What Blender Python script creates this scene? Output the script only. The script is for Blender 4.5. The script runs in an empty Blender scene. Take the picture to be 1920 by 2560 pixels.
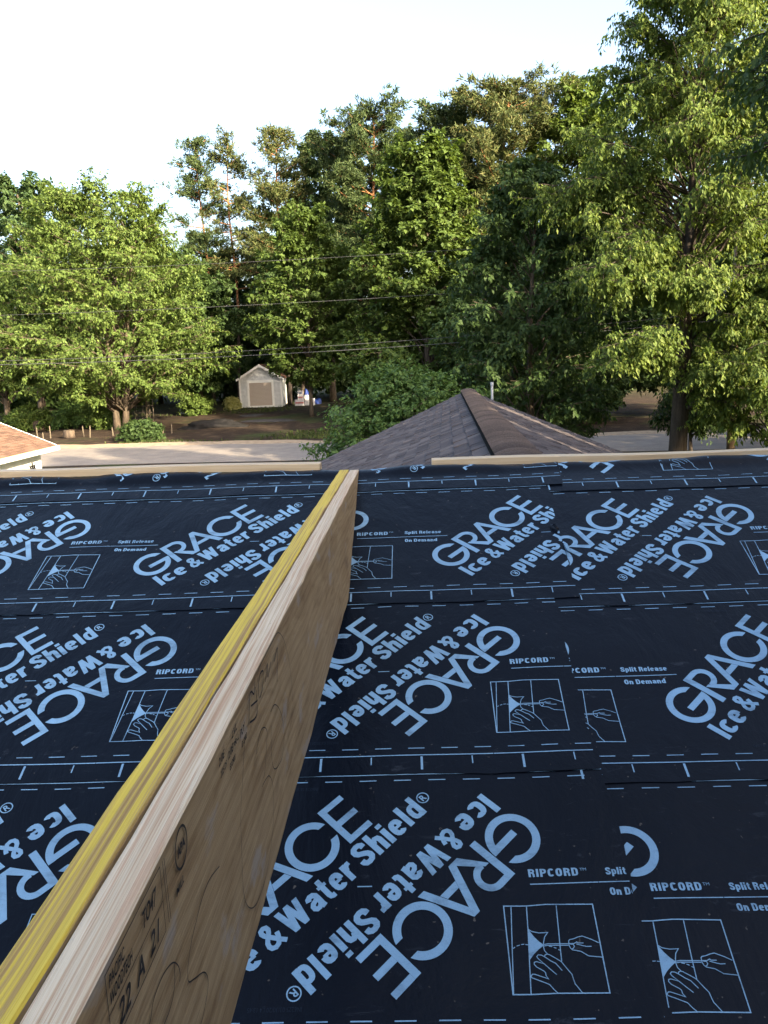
import bpy, bmesh, math, random
import numpy as np
from mathutils import Vector, Matrix

# ------------------------------------------------------------------ camera
SC = bpy.context.scene
COL = SC.collection
HC = 5.05                                     # camera height over the ground at the house
PITCH, ROLL, YAW = math.radians(10.104), math.radians(-2.241), math.radians(1.83)
fw = Vector((-math.sin(YAW)*math.cos(PITCH), math.cos(YAW)*math.cos(PITCH), -math.sin(PITCH)))
r0 = Vector((math.cos(YAW), math.sin(YAW), 0)); u0 = r0.cross(fw)
rt = math.cos(ROLL)*r0 + math.sin(ROLL)*u0
up = -math.sin(ROLL)*r0 + math.cos(ROLL)*u0
cam_d = bpy.data.cameras.new('camera'); cam = bpy.data.objects.new('camera', cam_d); COL.objects.link(cam)
M = Matrix((rt, up, -fw)).transposed().to_4x4(); M.translation = (0, 0, HC)
cam.matrix_world = M
cam_d.sensor_fit = 'VERTICAL'; cam_d.sensor_height = 36; cam_d.sensor_width = 27
cam_d.lens = 2074/2560*36
cam_d.clip_start = .05; cam_d.clip_end = 2000
SC.camera = cam
# ------------------------------------------------------------------ light
SUN_AZ, SUN_EL = math.radians(138), math.radians(21)      # azimuth clockwise from +Y (straight ahead): behind, to the right
world = bpy.data.worlds.new('World'); SC.world = world; world.use_nodes = True
wn = world.node_tree; wn.nodes.clear()
sky = wn.nodes.new('ShaderNodeTexSky'); sky.sky_type = 'NISHITA'; sky.sun_disc = False
sky.sun_elevation = SUN_EL; sky.sun_rotation = SUN_AZ; sky.air_density = 1.0; sky.dust_density = 6.0; sky.ozone_density = 1.0
bg = wn.nodes.new('ShaderNodeBackground'); bg.inputs[1].default_value = .15
wo = wn.nodes.new('ShaderNodeOutputWorld')
wn.links.new(sky.outputs[0], bg.inputs[0]); wn.links.new(bg.outputs[0], wo.inputs[0])
sd = bpy.data.lights.new('sun', 'SUN'); sd.energy = 4.3; sd.angle = math.radians(.6); sd.color = (1, .84, .58)
sun = bpy.data.objects.new('sun', sd); COL.objects.link(sun)
tosun = Vector((math.sin(SUN_AZ)*math.cos(SUN_EL), math.cos(SUN_AZ)*math.cos(SUN_EL), math.sin(SUN_EL)))
sun.rotation_euler = tosun.to_track_quat('Z', 'Y').to_euler(); sun.location = (30, -30, 40)
SC.view_settings.view_transform = 'Standard'; SC.view_settings.look = 'None'
SC.view_settings.gamma = 1; SC.view_settings.use_curve_mapping = False
SC.view_settings.exposure = 2.3
SC.cycles.max_bounces = 6; SC.cycles.diffuse_bounces = 2; SC.cycles.transparent_max_bounces = 4

# ------------------------------------------------------------------ helpers
def tag(o, label=None, cat=None, group=None, kind=None):
    if label: o['label'] = label
    if cat: o['category'] = cat
    if group: o['group'] = group
    if kind: o['kind'] = kind
    return o
def empty(name, loc=(0, 0, 0), rz=0, **k):
    o = bpy.data.objects.new(name, None); COL.objects.link(o); o.location = loc; o.rotation_euler = (0, 0, rz)
    o.empty_display_size = .1
    return tag(o, **k)
def link(name, me, mat=None, parent=None, **k):
    o = bpy.data.objects.new(name, me); COL.objects.link(o)
    if mat is not None and not me.materials: me.materials.append(mat)
    if parent is not None:
        o.parent = parent
    return tag(o, **k)
def mesh(name, V, F, mat=None, smooth=False):
    me = bpy.data.meshes.new(name)
    if isinstance(F, np.ndarray):
        V = np.asarray(V, np.float32); n = F.shape[1]
        me.vertices.add(len(V)); me.vertices.foreach_set('co', V.ravel())
        me.loops.add(F.size); me.loops.foreach_set('vertex_index', F.astype(np.int32).ravel())
        me.polygons.add(len(F)); me.polygons.foreach_set('loop_start', np.arange(0, F.size, n, dtype=np.int32))
        me.update(calc_edges=True)
    else:
        me.from_pydata([tuple(v) for v in V], [], [tuple(f) for f in F])
    if smooth: me.polygons.foreach_set('use_smooth', [True]*len(me.polygons))
    if mat: me.materials.append(mat)
    me.update()
    return me
class MB:
    """collects boxes, prisms and tubes for one mesh"""
    def __init__(s): s.V = []; s.F = []
    def add(s, V, F):
        b = len(s.V); s.V += [tuple(v) for v in V]; s.F += [tuple(i+b for i in f) for f in F]; return s
    def box(s, lo, hi):
        (a, b, c), (d, e, f) = lo, hi
        return s.add([(a,b,c),(d,b,c),(d,e,c),(a,e,c),(a,b,f),(d,b,f),(d,e,f),(a,e,f)],
                     [(0,3,2,1),(4,5,6,7),(0,1,5,4),(1,2,6,5),(2,3,7,6),(3,0,4,7)])
    def hexa(s, P): return s.add(P, [(0,3,2,1),(4,5,6,7),(0,1,5,4),(1,2,6,5),(2,3,7,6),(3,0,4,7)])
    def tube(s, P, R, n=6, cap=True):
        P = [Vector(p) for p in P]; V = []; F = []
        for i, p in enumerate(P):
            d = (P[min(i+1, len(P)-1)]-P[max(i-1, 0)]).normalized()
            a = d.cross(Vector((0, 0, 1)) if abs(d.z) < .9 else Vector((1, 0, 0))).normalized(); b = d.cross(a)
            r = float(R[i] if hasattr(R, '__len__') else R)
            V += [p + r*(math.cos(2*math.pi*k/n)*a + math.sin(2*math.pi*k/n)*b) for k in range(n)]
        for i in range(len(P)-1):
            for k in range(n):
                k2 = (k+1) % n; F.append((i*n+k, i*n+k2, (i+1)*n+k2, (i+1)*n+k))
        if cap: F += [tuple(range(n))[::-1], tuple(range((len(P)-1)*n, len(P)*n))]
        return s.add(V, F)
    def mesh(s, name, mat=None, smooth=False): return mesh(name, s.V, s.F, mat, smooth)
    def build(s, name, mat, parent=None, smooth=False, **k): return link(name, s.mesh(name, mat, smooth), None, parent, **k)

def material(name, rough=.8, spec=.3):
    m = bpy.data.materials.new(name); m.use_nodes = True
    nt = m.node_tree; b = nt.nodes['Principled BSDF']
    b.inputs['Roughness'].default_value = rough; b.inputs['Specular IOR Level'].default_value = spec
    return m, nt, b
def nd(nt, t, **k):
    n = nt.nodes.new(t)
    for a, v in k.items():
        if a in n.inputs.keys() if isinstance(a, str) and a[0].isupper() else False: n.inputs[a].default_value = v
        else: setattr(n, a, v)
    return n
def ramp(nt, fac, stops):
    r = nt.nodes.new('ShaderNodeValToRGB'); e = r.color_ramp.elements
    while len(e) < len(stops): e.new(.5)
    for i, (p, c) in enumerate(stops): e[i].position = p; e[i].color = (*c, 1) if len(c) == 3 else c
    nt.links.new(fac, r.inputs[0]); return r.outputs[0]
def noise(nt, scale, detail=4, vec=None, rough=.6, dist=0):
    n = nt.nodes.new('ShaderNodeTexNoise'); n.inputs['Scale'].default_value = scale; n.inputs['Detail'].default_value = detail
    n.inputs['Roughness'].default_value = rough; n.inputs['Distortion'].default_value = dist
    if vec is not None: nt.links.new(vec, n.inputs['Vector'])
    return n.outputs['Fac']
def coords(nt, scale=(1, 1, 1), which='Object', rot=(0, 0, 0)):
    t = nt.nodes.new('ShaderNodeTexCoord'); m = nt.nodes.new('ShaderNodeMapping'); m.inputs['Scale'].default_value = scale
    m.inputs['Rotation'].default_value = rot
    nt.links.new(t.outputs[which], m.inputs['Vector']); return m.outputs[0]
def geopos(nt, scale=(1, 1, 1)):
    t = nt.nodes.new('ShaderNodeNewGeometry'); m = nt.nodes.new('ShaderNodeMapping'); m.inputs['Scale'].default_value = scale
    nt.links.new(t.outputs['Position'], m.inputs['Vector']); return m.outputs[0]
def bump(nt, b, h, strength=.3, dist=.01):
    n = nt.nodes.new('ShaderNodeBump'); n.inputs['Strength'].default_value = strength; n.inputs['Distance'].default_value = dist
    nt.links.new(h, n.inputs['Height']); nt.links.new(n.outputs[0], b.inputs['Normal']); return n
def mixc(nt, fac, a, b, mode='MIX'):
    n = nt.nodes.new('ShaderNodeMix'); n.data_type = 'RGBA'; n.blend_type = mode
    for v, s in ((fac, n.inputs[0]), (a, n.inputs[6]), (b, n.inputs[7])):
        if hasattr(v, 'is_linked'): nt.links.new(v, s)
        elif isinstance(v, tuple): s.default_value = (*v, 1)
        else: s.default_value = v
    return n.outputs[2]
def simple(name, col, rough=.8, spec=.3, var=.25, scale=8, bumps=0, which='Object'):
    m, nt, b = material(name, rough, spec)
    v = coords(nt, which=which); f = noise(nt, scale, 5, v)
    dark = tuple(c*(1-var) for c in col); lite = tuple(min(1, c*(1+var)) for c in col)
    nt.links.new(ramp(nt, f, [(.3, dark), (.7, lite)]), b.inputs['Base Color'])
    if bumps: bump(nt, b, noise(nt, scale*6, 3, v), bumps)
    return m
def island_random(nt):
    return nt.nodes.new('ShaderNodeNewGeometry').outputs['Random Per Island']

# ---- leaves: a bit of light comes through them
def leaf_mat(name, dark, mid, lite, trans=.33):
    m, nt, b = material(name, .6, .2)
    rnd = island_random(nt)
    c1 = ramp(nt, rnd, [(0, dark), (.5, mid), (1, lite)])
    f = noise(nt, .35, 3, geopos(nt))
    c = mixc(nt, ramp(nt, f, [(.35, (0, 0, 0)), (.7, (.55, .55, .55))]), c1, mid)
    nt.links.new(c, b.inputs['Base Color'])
    tr = nt.nodes.new('ShaderNodeBsdfTranslucent')
    hs = nt.nodes.new('ShaderNodeHueSaturation'); hs.inputs['Saturation'].default_value = 1.15; hs.inputs['Value'].default_value = 1.5; hs.inputs['Hue'].default_value = .485
    nt.links.new(c, hs.inputs['Color']); nt.links.new(hs.outputs[0], tr.inputs['Color'])
    mx = nt.nodes.new('ShaderNodeMixShader'); mx.inputs[0].default_value = trans
    nt.links.new(b.outputs[0], mx.inputs[1]); nt.links.new(tr.outputs[0], mx.inputs[2])
    nt.links.new(mx.outputs[0], nt.nodes['Material Output'].inputs['Surface'])
    return m
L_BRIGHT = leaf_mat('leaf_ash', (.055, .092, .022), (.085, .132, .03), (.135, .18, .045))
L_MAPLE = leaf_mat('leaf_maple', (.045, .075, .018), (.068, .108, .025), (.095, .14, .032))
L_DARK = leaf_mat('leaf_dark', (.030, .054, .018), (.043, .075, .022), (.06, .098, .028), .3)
L_BLUE = leaf_mat('leaf_far', (.04, .075, .03), (.055, .095, .035), (.08, .12, .04), .35)
L_BUSH = leaf_mat('leaf_bush', (.06, .105, .03), (.08, .14, .038), (.11, .175, .05), .3)
L_NEAR = leaf_mat('leaf_boxelder', (.05, .082, .018), (.078, .12, .024), (.15, .185, .045), .32)
L_PINE = leaf_mat('needles_pine', (.028, .05, .02), (.045, .072, .025), (.075, .095, .032), .15)
L_PINEB = leaf_mat('needles_warm', (.04, .06, .02), (.068, .088, .028), (.115, .105, .04), .15)
L_GRASS = leaf_mat('grass_blades', (.03, .045, .012), (.045, .065, .016), (.075, .085, .028), .25)
L_FLOWER = leaf_mat('leaf_yellow', (.25, .26, .06), (.35, .34, .12), (.5, .5, .25), .3)

def bark_mat(name, a, b_, scale=6):
    m, nt, b = material(name, .9, .2)
    v = coords(nt, (1, 1, .22)); f = noise(nt, scale, 6, v, .65, .4)
    nt.links.new(ramp(nt, f, [(.35, a), (.65, b_)]), b.inputs['Base Color']); bump(nt, b, f, .8, .05); return m
BARK = bark_mat('bark_grey', (.05, .04, .03), (.13, .10, .075))
BARK_D = bark_mat('bark_dark', (.025, .02, .017), (.075, .06, .05))
BARK_P = bark_mat('bark_pine', (.16, .075, .035), (.36, .18, .085), 4)
_nt = BARK_P.node_tree; _b = _nt.nodes['Principled BSDF']; _old = _b.inputs['Base Color'].links[0].from_socket
_s = _nt.nodes.new('ShaderNodeSeparateXYZ'); _nt.links.new(coords(_nt), _s.inputs[0])
_m = _nt.nodes.new('ShaderNodeMapRange'); _m.inputs[1].default_value = 7; _m.inputs[2].default_value = 12; _nt.links.new(_s.outputs[2], _m.inputs[0])
_nt.links.new(mixc(_nt, _m.outputs[0], (.06, .048, .04), _old), _b.inputs['Base Color'])

# ---- ground height: level at the house, rising gently past the road
GY = [-400, 15, 36, 48, 75, 110, 400]; GZ = [0, 0, .85, 1.0, 1.65, 2.0, 2.0]
def gz(y): return float(np.interp(y, GY, GZ))

# ------------------------------------------------------------------ ground, road
def ground():
    xs = np.concatenate([np.linspace(-600, -70, 8), np.linspace(-60, 40, 101), np.linspace(50, 600, 8)])
    ys = np.concatenate([np.linspace(-400, 10, 10), np.linspace(14, 120, 107), np.linspace(130, 900, 8)])
    rng = np.random.default_rng(5)
    X, Y = np.meshgrid(xs, ys)
    Z = np.interp(Y, GY, GZ)
    onroad = (Y > 33) & (Y < 50)
    Z = Z + np.where(onroad | (Y < 12) | (Y > 120), 0, .06*np.sin(X*.9+Y*.4)*np.sin(Y*.7-X*.2) + rng.normal(0, .012, X.shape))
    V = np.stack([X, Y, Z], -1).reshape(-1, 3); nx = len(xs)
    i, j = np.meshgrid(np.arange(len(ys)-1), np.arange(nx-1), indexing='ij')
    F = np.stack([i*nx+j, i*nx+j+1, (i+1)*nx+j+1, (i+1)*nx+j], -1).reshape(-1, 4)
    m, nt, b = material('ground_soil', .95, .15)
    p = geopos(nt)
    soil = ramp(nt, noise(nt, 1.6, 6, p), [(.3, (.018, .012, .009)), (.55, (.042, .028, .019)), (.75, (.10, .068, .045))])  # brown soil, toned darker to stand in for tree shade on the yard
    grass = ramp(nt, noise(nt, 3.5, 5, p), [(.3, (.02, .034, .01)), (.7, (.055, .07, .02))])
    patch = ramp(nt, noise(nt, .16, 4, p, .55), [(.54, (0, 0, 0)), (.66, (1, 1, 1))])
    sep = nt.nodes.new('ShaderNodeSeparateXYZ'); nt.links.new(p, sep.inputs[0])
    far = nt.nodes.new('ShaderNodeMapRange'); far.inputs[1].default_value = 66; far.inputs[2].default_value = 82; nt.links.new(sep.outputs[1], far.inputs[0])
    ad = nt.nodes.new('ShaderNodeMath'); ad.operation = 'MAXIMUM'
    nr = nt.nodes.new('ShaderNodeMapRange'); nr.inputs[1].default_value = 38; nr.inputs[2].default_value = 30; nt.links.new(sep.outputs[1], nr.inputs[0])
    nt.links.new(nr.outputs[0], ad.inputs[0])
    mu = nt.nodes.new('ShaderNodeMath'); mu.operation = 'MULTIPLY'; mu.inputs[1].default_value = .45; nt.links.new(far.outputs[0], mu.inputs[0])
    nt.links.new(mu.outputs[0], ad.inputs[1])
    mx = nt.nodes.new('ShaderNodeMath'); mx.operation = 'MAXIMUM'; nt.links.new(ad.outputs[0], mx.inputs[0]); nt.links.new(patch, mx.inputs[1])
    nt.links.new(mixc(nt, mx.outputs[0], soil, grass), b.inputs['Base Color'])
    bump(nt, b, noise(nt, 14, 5, p), .8, .08)
    link('ground', mesh('ground', V, F, m, True), kind='structure', label='bare brown soil with grass patches around the yard')
ground()
def road():
    # near edge and far edge of the lane, crowned a little above the ground
    xs = np.linspace(-90, 80, 171); rng = np.random.default_rng(3)
    V = []; rows = 7
    for x in xs:
        n = 37.6 - .075*(x+4) + .15*math.sin(x*.35); f = 45.2 - .12*(x+4) + .22*math.sin(x*.5+1) + .1*math.sin(x*1.7)
        for k in range(rows):
            t = k/(rows-1); y = n+(f-n)*t
            V.append((x, y, gz(y)+.014+.05*math.sin(math.pi*t)))
    V = np.array(V); i, j = np.meshgrid(np.arange(len(xs)-1), np.arange(rows-1), indexing='ij')
    F = np.stack([i*rows+j, (i+1)*rows+j, (i+1)*rows+j+1, i*rows+j+1], -1).reshape(-1, 4)
    m, nt, b = material('road_gravelled_asphalt', .9, .25)
    p = geopos(nt); f = noise(nt, 1.1, 6, p); g = noise(nt, 30, 3, p)
    c = mixc(nt, .35, ramp(nt, f, [(.3, (.15, .125, .105)), (.7, (.27, .225, .185))]), ramp(nt, g, [(.3, (.09, .085, .08)), (.7, (.36, .33, .30))]))
    nt.links.new(c, b.inputs['Base Color']); bump(nt, b, g, .4, .02)
    link('road', mesh('road', V, F, m, True), kind='structure', label='worn grey asphalt lane with sandy edges')
    # sandy far shoulder
    V = []
    for x in xs:
        f = 45.2 - .12*(x+4) + .22*math.sin(x*.5+1) + .1*math.sin(x*1.7)
        w = 1.9 + .5*math.sin(x*.31) + .3*math.sin(x*.9+2) + rng.normal(0, .12)
        for k in range(4): y = f-.25+(w+.25)*k/3; V.append((x, y, gz(y)+.01+.03*math.sin(math.pi*k/3)))
    V = np.array(V); i, j = np.meshgrid(np.arange(len(xs)-1), np.arange(3), indexing='ij')
    F = np.stack([i*4+j, (i+1)*4+j, (i+1)*4+j+1, i*4+j+1], -1).reshape(-1, 4)
    link('road_shoulder', mesh('road_shoulder', V, F, simple('sand_shoulder', (.33, .25, .17), .95, .1, .35, 3, .5), True), kind='structure', label='pale sandy shoulder along the lane')
road()

# ------------------------------------------------------------------ our house: roof geometry
D, H0, TH = 3.897, .497, math.radians(23.84)
RZ = HC - H0                                   # ridge height
CT, ST, TT = math.cos(TH), math.sin(TH), math.tan(TH)
BR = .035                                      # half length of the rounded crest
def roof(u, v, n):
    """u along the ridge, v up the slope (0 at the crest, beyond it the far slope), n out of the surface"""
    u, v, n = np.broadcast_arrays(np.asarray(u, float), np.asarray(v, float), np.asarray(n, float))
    t = np.clip((v+BR)/(2*BR), 0, 1); a = TH*(1-2*t)                    # surface angle
    R = BR/TH
    cy = D; cz = RZ - BR*ST - 0 - R*CT + 0
    # near plane and far plane touch the arc
    y0 = D - R*ST; z0 = RZ - (R/CT - R)*1.0 - (R - R*CT)
    czc = z0 - R*CT
    y = np.where(v < -BR, y0 + (v+BR)*CT, np.where(v > BR, D + R*ST + (v-BR)*CT, D - R*np.sin(a)))
    z = np.where(v < -BR, z0 + (v+BR)*ST, np.where(v > BR, z0 - (v-BR)*ST, czc + R*np.cos(a)))
    return np.stack([u, y - n*np.sin(a), z + n*np.cos(a)], -1)

WOOD_DECK = simple('plywood_deck', (.42, .30, .17), .8, .2, .25, 4)
PAINT_W = simple('white_painted_siding', (.72, .71, .68), .6, .3, .08, 3)
house = empty('house', (0, 4, 0), label='house under construction whose roof fills the lower half of the photo', cat='house')
def to_house(o): o.parent = house; o.matrix_parent_inverse = Matrix.Translation((0, -4, 0)); return o
X0, X1, VE = -5.2, 6.0, -4.75
us = np.array([X0, X1]); vs = np.array([VE, -.3, -BR, -BR*.5, 0, BR*.5, BR, .3, 4.75])
P = roof(us[None, :], vs[:, None], -.014); Q = roof(us[None, :], vs[:, None], -.034); n = len(vs)
V = np.concatenate([P.reshape(-1, 3), Q.reshape(-1, 3)]); F = []
for i in range(n-1):
    F += [(2*i, 2*i+1, 2*i+3, 2*i+2), (2*n+2*i, 2*n+2*i+2, 2*n+2*i+3, 2*n+2*i+1), (2*i, 2*i+2, 2*n+2*i+2, 2*n+2*i), (2*i+1, 2*n+2*i+1, 2*n+2*i+3, 2*i+3)]
F += [(0, 2*n, 2*n+1, 1), (2*n-2, 2*n-1, 4*n-1, 4*n-2)]
to_house(link('roof_deck', mesh('roof_deck', V, F, WOOD_DECK)))
ye, yf = roof(0, VE, 0)[1]+.45, roof(0, 4.75, 0)[1]-.45; ze = roof(0, VE+.45, 0)[2]-.12
mb = MB(); mb.box((X0+.4, ye, 0), (X1-.4, yf, ze))
zr = RZ-.06
for a, b in ((X0+.4, X0+.55), (X1-.55, X1-.4)):      # gable triangles
    mb.add([(a, ye, ze+.002), (a, yf, ze+.002), (a, (ye+yf)/2, zr), (b, ye, ze+.002), (b, yf, ze+.002), (b, (ye+yf)/2, zr)], [(0, 1, 2), (3, 5, 4), (0, 2, 5, 3), (1, 4, 5, 2), (0, 3, 4, 1)])
to_house(mb.build('wall', PAINT_W))

# ------------------------------------------------------------------ the shingled wing behind the ridge
WR0, WR1 = Vector((.6495, 4.22, HC-.6)), Vector((1.27, 17.3, HC-.6))
wdir = (WR1-WR0).normalized(); wside = Vector((wdir.y, -wdir.x, 0))         # wside points right
WL = (WR1-WR0).length; WSPAN = 3.75
def wing(t, s, side, n=0):      # t along the ridge, s down the slope, side -1 left / +1 right
    nrm = Vector((0, 0, 1))*CT + wside*side*ST
    return WR0 + wdir*t + (wside*side*CT - Vector((0, 0, 1))*ST)*s + nrm*n
def shingle_mat(name, cols, sun=0):
    m, nt, b = material(name, .92, .15)
    oi = nt.nodes.new('ShaderNodeObjectInfo'); geo = island_random(nt)
    ad = nt.nodes.new('ShaderNodeMath'); ad.operation = 'ADD'; nt.links.new(oi.outputs['Random'], ad.inputs[0]); nt.links.new(geo, ad.inputs[1])
    fr = nt.nodes.new('ShaderNodeMath'); fr.operation = 'FRACT'; nt.links.new(ad.outputs[0], fr.inputs[0])
    c = ramp(nt, fr.outputs[0], [(i/(len(cols)-1), k) for i, k in enumerate(cols)])
    g = noise(nt, 160, 2, geopos(nt)); w = noise(nt, 2.2, 4, geopos(nt))
    c = mixc(nt, .5, c, ramp(nt, g, [(.3, (.25, .25, .25)), (.7, (1, 1, 1))]), 'MULTIPLY')
    c = mixc(nt, .5, c, ramp(nt, w, [(.3, (.55, .55, .55)), (.7, (1, 1, 1))]), 'MULTIPLY')
    nt.links.new(c, b.inputs['Base Color']); bump(nt, b, g, .5, .004); return m
SHINGLE = shingle_mat('asphalt_shingle', [(.070, .060, .064), (.105, .088, .090), (.128, .108, .108), (.165, .138, .134), (.084, .071, .075), (.185, .155, .148)])
CAPM = shingle_mat('ridge_cap_shingle', [(.095, .08, .08), (.13, .108, .104), (.155, .127, .118), (.11, .092, .09)])
BLACK = simple('black_plastic', (.006, .006, .006), .95, .05, .2)
wmb = MB()
for side in (-1, 1):
    a = [wing(-.0, 0, side, -.006), wing(WL, 0, side, -.006), wing(WL, WSPAN, side, -.006), wing(0, WSPAN, side, -.006)]
    b = [wing(-.0, 0.02, side, -.04), wing(WL, .02, side, -.04), wing(WL, WSPAN, side, -.04), wing(0, WSPAN, side, -.04)]
    wmb.add([*a, *b], [(0, 1, 2, 3) if side > 0 else (3, 2, 1, 0), (7, 6, 5, 4) if side > 0 else (4, 5, 6, 7), (0, 4, 5, 1), (1, 5, 6, 2), (2, 6, 7, 3), (3, 7, 4, 0)])
wing_roof = to_house(wmb.build('shingled_wing_roof', simple('roofing_felt', (.06, .055, .055), .9), label='grey brown shingled gable roof of the wing behind the ridge'))
ww = MB()
a, b, c_, d_ = [wing(t, WSPAN-.4, s, -.05) for t, s in ((.5, -1), (WL-.35, -1), (WL-.35, 1), (.5, 1))]
z1 = a.z-.02
ww.hexa([(a.x, a.y, 0), (d_.x, d_.y, 0), (c_.x, c_.y, 0), (b.x, b.y, 0), (a.x, a.y, z1), (d_.x, d_.y, z1), (c_.x, c_.y, z1), (b.x, b.y, z1)])
g0, g1 = WR0+wdir*(WL-.35), WR0+wdir*(WL-.5)
ww.add([(b.x, b.y, z1+.002), (c_.x, c_.y, z1+.002), (g0.x, g0.y, g0.z-.08), tuple(b-wdir*.15)[:2]+(z1+.002,), tuple(c_-wdir*.15)[:2]+(z1+.002,), (g1.x, g1.y, g1.z-.08)], [(0, 1, 2), (3, 5, 4), (0, 2, 5, 3), (1, 4, 5, 2), (0, 3, 4, 1)])
to_house(ww.build('wing_wall', PAINT_W))
random.seed(11)
EXP = .14
def tab_geo(t0, t1, s0, s1, side, lift):
    # lower (butt) edge stands proud, upper edge is tucked under the course above
    P = [wing(t0, s1, side, lift+.005), wing(t1, s1, side, lift+.005), wing(t1, s0, side, .0015), wing(t0, s0, side, .0015),
         wing(t0, s1, side, -.003), wing(t1, s1, side, -.003)]
    f = [(0, 1, 2, 3), (4, 5, 1, 0), (0, 3, 4), (1, 5, 2)]
    if side > 0: f = [tuple(reversed(q)) for q in f]
    return P, f
tabs = []
for side in (-1, 1):
    for k in range(int(WSPAN/EXP)+1):
        s1 = min(.14+k*EXP, WSPAN+.02); s0 = max(s1-EXP-.02, .0)
        t = -random.random()*.3
        while t < WL+.03:
            w = random.choice((.13, .155, .18, .21, .25)); t1 = min(t+w, WL+.03)
            c = wing((t+t1)/2, s1, side)
            if t1 > .0 and c.z > RZ - (c.y-D)*TT - .12 and t1-t > .03:      # only where the wing stands clear of the main roof
                tabs.append((c, max(t, 0), t1-.004, s0, s1+random.uniform(-.003, .004), side, random.choice((.007, .011, .017))))
            t = t1
def vis(c):
    d = c-Vector((0, 0, HC)); z = d.dot(fw); x = d.dot(rt)/z; y = d.dot(up)/z
    return z > 0 and abs(x) < .46 and y > -.0 + (-.005) - .0 + .05*0 - .0 and y < .62
front = [q for q in tabs if q[5] < 0 and (lambda d: (d.z*0 + d.dot(up)/d.dot(fw)))(q[0]-Vector((0, 0, HC))) > .043 and q[0].y < 15]
front.sort(key=lambda q: q[0].y)
front = front[:230]
right = [q for q in tabs if q[5] > 0 and (q[0]-Vector((0, 0, HC))).dot(up)/(q[0]-Vector((0, 0, HC))).dot(fw) > .05]
right.sort(key=lambda q: q[0].y); right = right[:60]
single = set(id(q) for q in front+right)
rest = MB()
for q in tabs:
    P, f = tab_geo(*q[1:])
    if id(q) in single:
        o = link('shingle', mesh('shingle', [p-Vector((0, 4, 0)) + Vector((0, 4, 0)) for p in P], f, SHINGLE)); o.parent = wing_roof
        o.matrix_parent_inverse = Matrix()
    else: rest.add(P, f)
o = rest.build('shingle_field', SHINGLE, kind='stuff'); o.parent = wing_roof
# ridge vent: dark strip with bent cap shingles over it
vm = MB()
for side in (-1, 1):
    vm.hexa([wing(.2, .02, side, .004), wing(WL-.1, .02, side, .004), wing(WL-.1, .158, side, .004), wing(.2, .158, side, .004),
             wing(.2, .02, side, .03), wing(WL-.1, .02, side, .03), wing(WL-.1, .158, side, .03), wing(.2, .158, side, .03)])
o = vm.build('ridge_vent', BLACK); o.parent = wing_roof
t = .1
while t < WL:
    t1 = min(t+.19+.03, WL+.02); prof = []
    for k in range(9):
        a = -1+k/4; s = abs(a)*.135
        prof.append((s, -1 if a < 0 else 1, .046 - .024*(1-abs(a))**2 + .006*(1-a*a)))
    V = []
    for tt, li in ((t, .023), (t1, .0)):
        for s, sd_, n_ in prof: V.append(wing(tt, s, sd_, n_+li))
    for s, sd_, n_ in prof: V.append(wing(t, s, sd_, n_-.004))
    F = [(i, i+1, 9+i+1, 9+i)[::-1] for i in range(8)] + [(18+i, 18+i+1, i+1, i)[::-1] for i in range(8)]
    o = link('ridge_cap_shingle', mesh('ridge_cap_shingle', V, F, CAPM, True)); o.parent = wing_roof
    t += .19
# white vent pipe on the right slope
pb = wing(13.2, .55, 1)
vp = MB(); vp.tube([pb-Vector((0, 0, .1)), pb+Vector((0, 0, .36))], .026, 10); vp.tube([pb+Vector((0, 0, .3)), pb+Vector((0, 0, .37))], .033, 10)
to_house(vp.build('vent_pipe', simple('white_pvc', (.4, .42, .45), .4, .5, .05)))

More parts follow.
